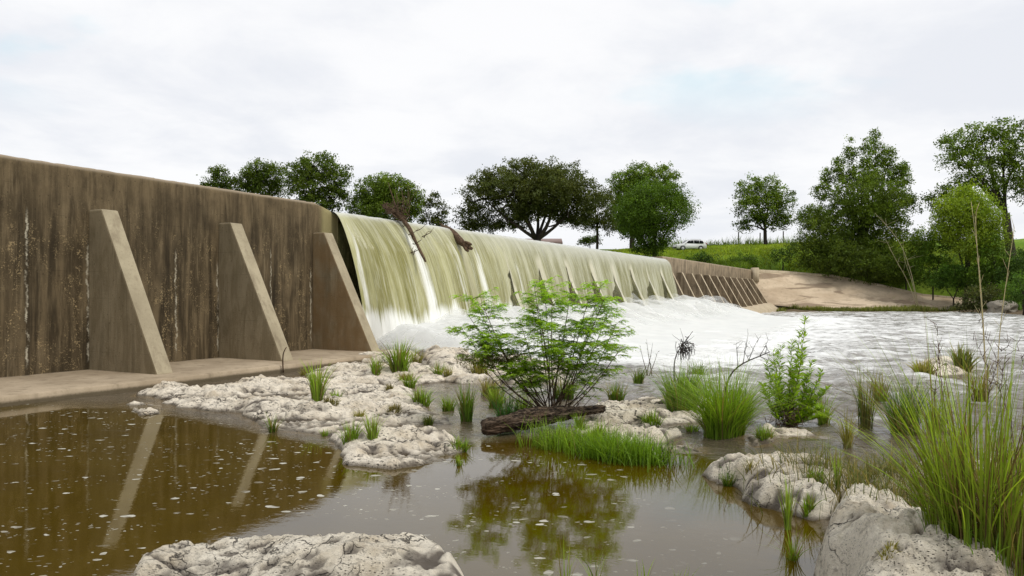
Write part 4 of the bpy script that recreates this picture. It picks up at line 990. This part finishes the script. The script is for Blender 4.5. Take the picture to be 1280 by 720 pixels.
grass(1082, 540, 95, 34, 90, (.15, .20, .045), 'tall wispy reeds in the river right of the leafy plant', lean=.18, wid=.007, yellow=.35, name='reed_clump', cat='reeds')
grass(1130, 545, 86, 66, 170, (.11, .20, .03), 'spreading reeds in the river behind the tall grass clump', lean=.38, wid=.008, yellow=.15, name='reed_clump', cat='reeds')
grass(1105, 612, 50, 150, 1100, (.13, .15, .035), 'matted olive and brown grass behind the big boulder', lean=.8, wid=.006, pts=[(1065, 610), (1120, 614), (1190, 622)], yellow=.4, name='grass_mat', cat='grass mat')
grass(1155, 468, 26, 40, 110, OL, 'olive tuft left on the rock in the rapids', wid=.025, yellow=.3)
grass(1204, 462, 34, 40, 110, (.15, .19, .045), 'olive tuft right on the rock in the rapids', wid=.025, yellow=.3)
grass(1270, 612, 70, 70, 160, OL, 'olive grass at the right edge behind the tall clump', wid=.007, yellow=.4)
for (x_, y_, h_, w_, n_, c_, lb_) in (
    (380, 470, 14, 16, 30, OL, 'little tuft on the rock just below the apron edge, left of the tall bright tuft'),
    (449, 520, 16, 22, 60, OL, 'olive tuft in the middle of the shelf above the two front tufts'),
    (405, 545, 14, 16, 30, BG, 'tiny tuft at the waterline left of the two front tufts'),
    (512, 486, 26, 26, 70, BG, 'green tuft at the back left corner of the channel'),
    (548, 470, 22, 20, 50, BG, 'green tuft at the edge of the flat rock strip behind the channel'),
    (655, 520, 40, 40, 90, LG, 'bright tuft hidden behind the log among the shrub stems'),
    (725, 536, 26, 22, 50, BG, 'tuft squeezed between the log end and the broken rock'),
    (770, 500, 30, 40, 70, DG, 'dark tuft at the back of the broken rock'),
    (865, 540, 18, 30, 60, BG, 'low tuft on the right lobe of the broken rock'),
    (930, 520, 40, 40, 90, BG, 'loose tuft between the biggest tuft and the leafy plant'),
    (1030, 530, 50, 30, 60, LG, 'pale tuft growing out of the water just right of the leafy plant'),
    (1060, 560, 60, 22, 40, OL, 'thin olive stems in the shallows in front of the tall reeds'),
    (1100, 500, 46, 30, 50, OL, 'thin olive stems in midstream behind the spreading reeds'),
    (1170, 540, 70, 40, 70, BG, 'green reeds in the water right of the spreading reeds'),
    (1225, 500, 60, 40, 60, OL, 'thin olive reeds in the rapids near the right edge'),
    (1010, 640, 30, 22, 50, BG, 'tuft in the crack between the long rock and the big boulder'),
    (1110, 690, 16, 40, 60, OL, 'flat olive weeds on top of the big boulder'),
    (575, 560, 20, 34, 80, BG, 'low green tuft on the right end of the pale shelf by the log'),
    (600, 470, 30, 40, 80, OL, 'olive grass on the flat strip below the shrub left foliage'),
    (660, 478, 30, 40, 80, BG, 'green grass on the flat strip behind the shrub stems'),
    (620, 508, 34, 36, 90, LG, 'bright grass in the channel just left of the shrub stems'),
    (560, 512, 22, 30, 80, BG, 'small green growth at the waterline right of the shelf'),
    (745, 548, 24, 34, 90, LG, 'bright low grass at the front of the broken rock'),
    (840, 508, 20, 40, 80, OL, 'olive weeds at the back right of the broken rock'),
    (955, 548, 22, 40, 90, BG, 'low green growth in front of the leafy plant rock'),
    (1020, 600, 20, 40, 70, BG, 'low green weeds on the right end of the long rock'),
    (1185, 590, 60, 50, 120, LG, 'pale green grass between the matted grass and the tall clump'),
    (520, 452, 24, 30, 60, OL, 'olive grass at the back of the shelf against the foam'),
    (872, 470, 24, 30, 60, DG, 'dark tuft in the water below the debris-hung twig')):
    grass(x_, y_, h_, w_, n_, c_, lb_, wid=.009 if y_ > 510 else .012, lean=.5, yellow=.2)
for i, (x, h, lb) in enumerate(((706, 62, 'few thin blades rising at the bottom edge below the shrub reflection'), (742, 50, 'paler thin blades at the bottom edge right of the first blades'), (803, 34, 'short thin blades at the bottom edge, middle of the still pool'), (852, 30, 'stubby blades at the bottom edge, rightmost of the pool'))):
    grass(x, 735, h * 1.35, 16, 9, LG, lb, lean=.3, wid=.006, yellow=.3, taper=1)
# the tall clump at right: green blades, straw, seed stalks
def tall_clump():
    c = gp(1238, 705); c[2] = max(gz(c[0], c[1]), .1); root = empty('tall_grass', c, 'tall green and straw grass clump at the right edge, nearest the viewer', 'tall grass')
    def part(name, n, cx, cz, H, lean, wid, col, yl, R=.28, nseg=7, bias=0.0):
        a = rng.uniform(0, 6.28, n); r = np.sqrt(rng.random(n)) * R
        B = np.stack([c[0] + cx + np.cos(a) * r * 1.25, c[1] + np.sin(a) * r, np.zeros(n)], 1); B[:, 2] = [gz(p[0], p[1]) - .03 for p in B]
        hd = np.where(rng.random(n) < .7, a, rng.uniform(0, 6.28, n))
        cc = np.array(col)[None] * (1 + .25 * rng.normal(size=(n, 1))); y = rng.random(n) < yl
        cc[y] = np.array([.26, .19, .085]) * rng.uniform(.45, 1.1, (y.sum(), 1))
        mb = MB(); mb.blades(B, H * rng.uniform(.45, 1.08, n), np.abs(rng.normal(size=n)) * lean + .03, hd, wid * rng.uniform(.6, 1.4, n), np.clip(cc, .01, 1), nseg, 1.6)
        return mb.build(name, GRASS, root, origin=c)
    part('green_blades', 380, -.02, 0, 1.35, .38, .0095, (.26, .37, .04), .25)
    part('leaning_blades', 150, -.12, 0, 1.25, .9, .009, (.30, .43, .04), .12, .2)
    part('straw_blades', 700, .14, 0, .98, .42, .005, (.33, .26, .11), .5, .3)
    part('low_leaves', 200, .1, 0, .35, .9, .008, (.16, .30, .035), .25, .4, 5)
    mb = MB()
    for i in range(8):
        a = rng.uniform(0, 6.28); b = c + np.array([np.cos(a) * .2, np.sin(a) * .2, -.03]); h = rng.uniform(1.1, 1.4); ln = rng.uniform(-.25, .2)
        P = crv([b, b + [ln * .2, 0, h * .4], b + [ln * .55, rng.normal() * .05, h * .75], b + [ln, rng.normal() * .1, h]], 10)
        mb.tube(P, np.linspace(.0032, .0014, 10), 4, (.17, .11, .07))
        for k in range(14):
            f = P[7 + k % 3] + (P[9] - P[7]) * rng.random() * .5; d = np.array([rng.normal() * .03, rng.normal() * .03, rng.uniform(.02, .07)])
            mb.tube([f, f + d], [.0022, .001], 3, (.18, .10, .08))
    mb.build('seed_stalks', GRASS, root, origin=c)
tall_clump()
def reeds(label, stems, Y):
    b = pd(stems[0][0][0], stems[0][0][1], Y); b[2] = gz(b[0], b[1]); mb = MB()
    for P in stems:
        Q = [pd(*p, Y) for p in P]; Q[0][2] = gz(Q[0][0], Q[0][1]) - .02
        C = crv(Q, 12); mb.tube(C, np.linspace(.005, .002, 12), 5, (.62, .56, .38))
        for k in range(8):
            i = rng.integers(5, 12); d = np.array([rng.normal() * .04, 0, rng.uniform(.03, .16)])
            mb.tube([C[i], C[i] + d * .6, C[i] + d], [.0022, .0018, .001], 3, (.6, .52, .36))
    return tag(mb.build('tall_stalk', GRASS, None, origin=b), label, 'dry stalks')
reeds('pale dry stalks standing far above the tall grass clump, against the bushes', [[(1237, 620), (1232, 440), (1224, 330), (1214, 252)], [(1240, 620), (1230, 420), (1222, 320), (1219, 270)], [(1244, 620), (1246, 440), (1258, 350), (1268, 285)]], 6.6)

# driftwood log
def log():
    a = gp(604, 545); b = gp(755, 526); zc = .14
    P = crv([a + [0, 0, zc - .03], a * .62 + b * .38 + [0, -.02, zc + .04], a * .3 + b * .7 + [0, .05, zc + .05], b + [0, .1, zc + .03]], 70)
    n = 72; V = []
    T = unit(np.gradient(P, axis=0))
    for i, (p, t) in enumerate(zip(P, T)):
        u = i / 69; s = np.cross(t, [0, 0, 1.]); s /= np.linalg.norm(s); up = np.cross(s, t)
        thh = np.arange(n) / n * 2 * np.pi
        r = np.interp(u, [0, .05, .3, .6, .72, .9, 1], [.105, .13, .14, .12, .085, .075, .06])
        rr = r * (1 + .22 * fbm(thh * 0 + u * 6, np.cos(thh) * 1.4, np.sin(thh) * 1.4, seed=3, oct=3) - .42 * np.abs(fbm(thh * 0 + u * 3.5, np.cos(thh + u * 1.5) * 5, np.sin(thh + u * 1.5) * 5, seed=9, oct=4, gain=.65)))
        V.append(p + rr[:, None] * (np.cos(thh)[:, None] * s * 1.15 + np.sin(thh)[:, None] * up))
    V = np.concatenate(V); i = np.arange(69)[:, None] * n; j = np.arange(n)[None]
    q = np.stack([i + j, i + (j + 1) % n, i + n + (j + 1) % n, i + n + j], -1).reshape(-1, 4)
    m = NT('driftwood'); tc = m.n('ShaderNodeNewGeometry').outputs['Position']
    vm = m.n('ShaderNodeMapping', {'Vector': tc, 'Scale': (.35, 2.2, 2.2)}).outputs[0]
    f = m.noise(vm, 13, 7, .7); f2 = m.noise(tc, 3, 4)
    c = m.mix(m.ramp(f, .40, .62), (.014, .010, .007), (.16, .115, .08)); c = m.mix(m.math('MULTIPLY', m.ramp(f2, .5, .7), .5), c, (.10, .055, .03))
    mat = m.done(m.bsdf(c, .85, m.bump(f, 1, .03), .2))
    org = (a + b) / 2
    e0 = np.arange(n)[None, ::-1]; e1 = (69 * n + np.arange(n))[None]
    o = mesh_np('driftwood_log', V, [q, e0, e1], mat, None, True, origin=org)
    tag(o, 'dark rotting driftwood log lying under the feathery shrub', 'log')
log()

def shrub():
    base = gp(690, 533) + np.array([0, .12, .1]); Y = base[1]
    root = empty('feathery_shrub', base, 'feathery bright green shrub growing from the driftwood log', 'shrub')
    st = MB(); lf = MB()
    def yo(x, y, dy): return pd(x, y, Y + dy)
    tips = [(590, 372, .1, 1.2), (605, 385, -.1, 1.2), (584, 392, .2, 1.1), (596, 408, .0, 1.2), (618, 420, -.2, 1), (680, 352, .2, 1.2), (756, 372, -.2, 1.1), (770, 405, .2, 1.1), (735, 410, -.3, 1.1), (578, 412, -.2, .8), (640, 436, -.1, .7), (668, 358, .0, 1.25), (672, 380, .1, 1.2), (650, 400, .35, 1), (690, 372, -.2, 1.1), (678, 410, -.5, 1), (722, 402, .3, 1), (752, 352, .15, 1.1), (735, 375, -.1, 1.1), (762, 385, .4, 1), (778, 432, -.1, .9), (748, 428, -.45, 1), (706, 440, -.5, .9), (625, 452, .0, .7), (590, 446, .2, .7), (755, 462, .2, .8), (655, 455, -.3, .9), (715, 352, .4, .7), (600, 430, -.3, .8), (700, 412, .5, 1)]
    for (tx, ty, dy, lush) in tips:
        b = base + np.array([rng.normal() * .07, rng.normal() * .05, 0]); e = yo(tx, ty, dy)
        mid = b * .5 + e * .5 + np.array([(e[0] - b[0]) * .05, 0, -.03 if abs(tx - 690) < 60 else -.10]) + rng.normal(size=3) * .03
        C = crv([b, b * .72 + mid * .28 + rng.normal(size=3) * .02, mid, e * .75 + mid * .25, e], 14)
        st.tube(C, np.linspace(.012, .003, 14), 5, (.15, .10, .06))
        nt = int(15 * lush) + 5
        for k in range(nt):
            f = rng.uniform(.36, 1.0) ** .8; i = min(int(f * 13), 12); p = C[i] + (C[i + 1] - C[i]) * rng.random()
            ax = rng.uniform(0, 6.28); L = rng.uniform(.16, .42) * (1.25 - .6 * f) * lush + .05
            d = np.array([np.cos(ax), np.sin(ax) * .8, rng.uniform(-.05, .45)]); d /= np.linalg.norm(d)
            Tw = crv([p, p + d * L * .55 + [0, 0, .03], p + d * L + [0, 0, rng.uniform(-.04, .05)]], 6)
            st.tube(Tw, np.linspace(.004, .0015, 6), 3, (.10, .12, .04), False)
            for m_ in range(int(6 + L * 22)):
                g_ = rng.uniform(.15, 1); q = Tw[0] * (1 - g_) + Tw[-1] * g_ + [0, 0, .02]
                la = ax + rng.choice([-1, 1]) * rng.uniform(.3, 1.3); ld = np.array([np.cos(la), np.sin(la), rng.uniform(-.35, .2)]); ld /= np.linalg.norm(ld)
                RL = rng.uniform(.07, .15); npair = 8
                tt = (np.arange(npair) + .5) / npair
                cen = q + ld * RL * tt[:, None] + np.array([0, 0, -.03]) * (tt ** 2)[:, None]
                sd = np.cross(ld, [0, 0, 1.]); sd /= np.linalg.norm(sd) + 1e-9
                for sg in (-1, 1):
                    D = unit(sd * sg + ld * .55 + rng.normal(size=(npair, 3)) * .12)
                    N = unit(np.array([0, 0, 1.]) + rng.normal(size=(npair, 3)) * .35)
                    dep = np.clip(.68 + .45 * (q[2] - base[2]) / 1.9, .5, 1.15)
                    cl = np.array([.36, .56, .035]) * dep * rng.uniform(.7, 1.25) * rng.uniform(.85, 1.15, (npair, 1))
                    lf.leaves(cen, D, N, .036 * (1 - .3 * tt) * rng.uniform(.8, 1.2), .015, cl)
    # dried lower leaves
    for _ in range(260):
        q = yo(rng.uniform(575, 660), rng.normal(450, 4), rng.uniform(-.3, .3)); n = 6
        lf.leaves(q + rng.normal(size=(n, 3)) * .04, rand_dirs(n), unit(rng.normal(size=(n, 3)) + [0, 0, 1]), .04, .012, np.array([.17, .15, .03])[None] * rng.uniform(.6, 1.1, (n, 1)))
    for k in range(26):    # basal shoots
        b = base + np.array([rng.normal() * .16, rng.normal() * .06, -.02]); d = np.array([rng.normal() * .35, rng.normal() * .2, rng.uniform(.15, .55)])
        st.tube(crv([b, b + d * .5 + rng.normal(size=3) * .02, b + d], 6), np.linspace(.007, .002, 6), 4, (.14, .09, .06))
    st.build('stems', TWIG, root, True, origin=base); lf.build('foliage', GRASS, root, origin=base)
shrub()

def lance_plant(name, label, base_px, stems, leafL, col, nleaf, bushy=1.0, r=.008, cat='plant'):
    base = gp(*base_px); Y = base[1]; root = empty(name, base, label, cat); st = MB(); lf = MB()
    for (x, y, dy) in stems:
        b = base + np.array([rng.normal() * .05, rng.normal() * .04, -.03]); e = pd(x, y, Y + dy); mid = b * .5 + e * .5 + np.array([(e[0] - b[0]) * .12, 0, .04])
        C = crv([b, mid, e], 14); st.tube(C, np.linspace(r, .002, 14), 5, (.14, .12, .05))
        for k in range(nleaf):
            f = rng.uniform(.18, 1); i = min(int(f * 13), 12); p = C[i] + (C[i + 1] - C[i]) * rng.random()
            a = k * 2.4; d = np.array([np.cos(a), np.sin(a), rng.uniform(.2, .9)])[None]; d = unit(d)
            L = leafL * rng.uniform(.6, 1.15) * (1.1 - .45 * f)
            N = unit(np.array([[0, 0, 1.]]) + rng.normal(size=(1, 3)) * .4)
            lf.leaves(p[None], d, N, L, L * .21, (np.array(col) * rng.uniform(.6, 1.3))[None], .1)
    st.build('stems', TWIG, root, True, origin=base); lf.build('foliage', GRASS, root, origin=base)
    return root, base
root, b = lance_plant('leafy_plant', 'upright bright green plant with narrow leaves and a brown root mass in midstream', (985, 533),
    [(1007, 398, 0), (1000, 415, .1), (990, 425, -.1), (976, 432, .1), (966, 440, -.1), (958, 452, .15), (1004, 440, -.2), (1015, 450, .1), (1028, 462, 0), (1034, 485, -.1), (1018, 495, .1), (1026, 510, -.15), (952, 480, 0), (968, 470, -.2), (990, 460, .2), (1008, 470, .15), (1012, 520, -.1), (1036, 520, .1)], .16, (.33, .50, .04), 170)
rt = MB()
for _ in range(140):
    p = b + np.array([rng.normal() * .10, rng.normal() * .08, rng.uniform(0, .35)]); d = np.array([rng.normal() * .06, rng.normal() * .05, rng.uniform(-.2, .05)])
    rt.tube([p, p + d * .5 + rng.normal(size=3) * .02, p + d], [.007, .005, .002], 4)
rt.build('root_mass', TWIG, root, origin=b)
lance_plant('leafy_sprig', 'small dark leafy sprig at the right end of the grass mat, mirrored in the pool', (832, 580), [(834, 545, 0), (842, 552, .05), (826, 556, -.05), (838, 562, .0)], .055, (.07, .16, .02), 30, r=.004)
lance_plant('leafy_sprig', 'low leafy sprig at the foot of the tall grass clump, lower right corner', (1262, 706), [(1250, 672, 0), (1275, 668, .05), (1240, 690, -.05), (1285, 682, .0), (1262, 665, .1)], .05, (.10, .22, .025), 30, r=.003)
lance_plant('leafy_sprig', 'small leafy sprig on the left end of the long low rock', (907, 592), [(905, 572, 0), (912, 575, .05), (900, 578, -.05)], .045, (.07, .17, .02), 22, r=.003)
lance_plant('thin_sapling', 'thin dark sapling with few leaves standing in the foam right of the shrub', (811, 468), [(808, 424, 0), (816, 428, .1), (800, 432, -.1), (822, 440, 0)], .10, (.05, .07, .03), 7, r=.012, cat='sapling')

def dead_twig():
    b = gp(843, 478); Y = b[1]; mb = MB(); yo = lambda x, y: pd(x, y, Y)
    P = crv([b - [0, 0, .05], yo(842, 455), yo(846, 440), yo(856, 428), yo(866, 414)], 12); mb.tube(P, np.linspace(.016, .006, 12), 5)
    for (x, y) in ((850, 410), (868, 420), (840, 418), (872, 432)):
        mb.tube(crv([P[8], P[8] * .4 + yo(x, y) * .6 + rng.normal(size=3) * .03, yo(x, y)], 5), np.linspace(.006, .002, 5), 4)
    for _ in range(90):
        p = yo(rng.normal(857, 5), rng.normal(433, 5)); d = np.array([rng.normal() * .045, rng.normal() * .05, rng.uniform(-.30, .02)])
        mb.tube([p, p + d * .5 + rng.normal(size=3) * .03, p + d], [.010, .007, .003], 3)
    tag(mb.build('dead_twig', BARK, None, origin=b), 'dead twig with flood debris hanging on it, standing in the foam', 'dead twig')
    b = gp(905, 505); Y = b[1]; mb = MB()
    yo = lambda x, y: pd(x, y, Y)
    P = crv([b - [0, 0, .05], yo(908, 472), yo(925, 455), yo(945, 447), yo(962, 440)], 12); mb.tube(P, np.linspace(.020, .007, 12), 6)
    for (i, x, y) in ((5, 920, 430), (6, 935, 418), (7, 948, 424), (9, 960, 425), (9, 968, 450), (7, 930, 440), (10, 958, 432)):
        Q = crv([P[i], P[i] * .4 + yo(x, y) * .6 + rng.normal(size=3) * .03, yo(x, y)], 6); mb.tube(Q, np.linspace(.007, .002, 6), 4)
        for _ in range(5):
            q = Q[rng.integers(2, 6)]; d = rng.normal(size=3) * .08 + [0, 0, .05]; mb.tube([q, q + d], [.005, .002], 3)
    tag(mb.build('dead_branch', BARK, None, True, origin=b), 'dark bare branch leaning behind the biggest tuft toward the leafy plant', 'branch')
dead_twig()
b = gp(354, 466); b[2] = .2; Yb = b[1]; mb = MB(); mb.tube(crv([b - [0, 0, .2], pd(353, 450, Yb), pd(354, 440, Yb), pd(358, 434, Yb)], 8), np.linspace(.022, .012, 8), 5)
tag(mb.build('dead_twig', TWIG, None, True, origin=b), 'thin bent stick standing at the apron edge by the second buttress', 'stick')
# one long straw stem arching over the stream
mb = MB(); P = crv([gp(1290, 655) + [0, 0, .02], pd(1180, 560, 5.6), pd(1060, 490, 5.4), pd(950, 450, 5.3)], 16); mb.tube(P, np.linspace(.003, .0012, 16), 4, (.36, .31, .18))
tag(mb.build('straw_stem', GRASS, None, origin=P[0]), 'single long pale straw stem arching left from the tall grass clump', 'grass stem')

# ================================================================== sky, sun, camera
SUN_DIR = Vector((.62, -.34, .86)).normalized()
w = bpy.data.worlds.new('World'); scene.world = w; w.use_nodes = True
nt = w.node_tree; nt.nodes.clear()
class WN(NT):
    def __init__(s, t): s.t = t
W_ = WN(nt)
out = nt.nodes.new('ShaderNodeOutputWorld')
sky = W_.n('ShaderNodeTexSky', sky_type='NISHITA', sun_disc=False, sun_elevation=math.asin(SUN_DIR.z), sun_rotation=math.atan2(SUN_DIR.x, SUN_DIR.y))
bg1 = W_.n('ShaderNodeBackground', {'Color': sky.outputs[0], 'Strength': .10})
dirv = W_.n('ShaderNodeTexCoord').outputs['Generated']
x, y, z = W_.sep(dirv)
zc = W_.math('ADD', W_.math('MAXIMUM', z, 0.0), .16)
cv = W_.n('ShaderNodeCombineXYZ', {0: W_.math('DIVIDE', x, zc), 1: W_.math('DIVIDE', y, zc), 2: 0.0}).outputs[0]
big = W_.noise(cv, .75, 7, .55, .35); med = W_.noise(cv, 1.9, 6, .6, .3)
mixn = W_.math('ADD', W_.math('MULTIPLY', big, .65), W_.math('MULTIPLY', med, .35))
cl = W_.mix(W_.ramp(mixn, .38, .56), (.86, .88, .93), (1.02, 1.02, 1.03))
low = W_.ramp(z, .16, .0)
cl = W_.mix(W_.math('MULTIPLY', low, .55), cl, (.90, .92, .97))
hole = W_.math('MULTIPLY', W_.ramp(W_.noise(W_.n('ShaderNodeMapping', {'Vector': cv, 'Location': (3.3, 1.2, 0)}).outputs[0], .9, 5, .55), .53, .64), W_.ramp(z, .18, .32))
fac = .95
cl = W_.mix(W_.math('MULTIPLY', hole, .8), cl, (.60, .84, .95))
bg2 = W_.n('ShaderNodeBackground', {'Color': cl, 'Strength': 1.0})
mx = W_.n('ShaderNodeMixShader', {0: fac, 1: bg1.outputs[0], 2: bg2.outputs[0]})
nt.links.new(mx.outputs[0], out.inputs[0])

L = bpy.data.lights.new('sun', 'SUN'); L.energy = 1.9; L.angle = math.radians(12); L.color = (1, .96, .89)
so = bpy.data.objects.new('sun', L); COL.objects.link(so); so.rotation_euler = SUN_DIR.to_track_quat('Z', 'Y').to_euler(); so.location = (20, -10, 40)

cam = bpy.data.cameras.new('camera'); cam.sensor_width = 36; cam.lens = F / 1280 * 36; cam.shift_y = (HY - 360) / 1280; cam.clip_start = .05; cam.clip_end = 6000
co = bpy.data.objects.new('camera', cam); COL.objects.link(co); co.location = (0, 0, EZ); co.rotation_euler = (math.pi / 2, 0, 0)
scene.camera = co
scene.view_settings.view_transform = 'Standard'; scene.view_settings.look = 'None'; scene.view_settings.exposure = 0
scene.render.engine = 'CYCLES'
scene.cycles.max_bounces = 7; scene.cycles.transparent_max_bounces = 16; scene.cycles.diffuse_bounces = 3
scene.cycles.caustics_reflective = False; scene.cycles.caustics_refractive = False
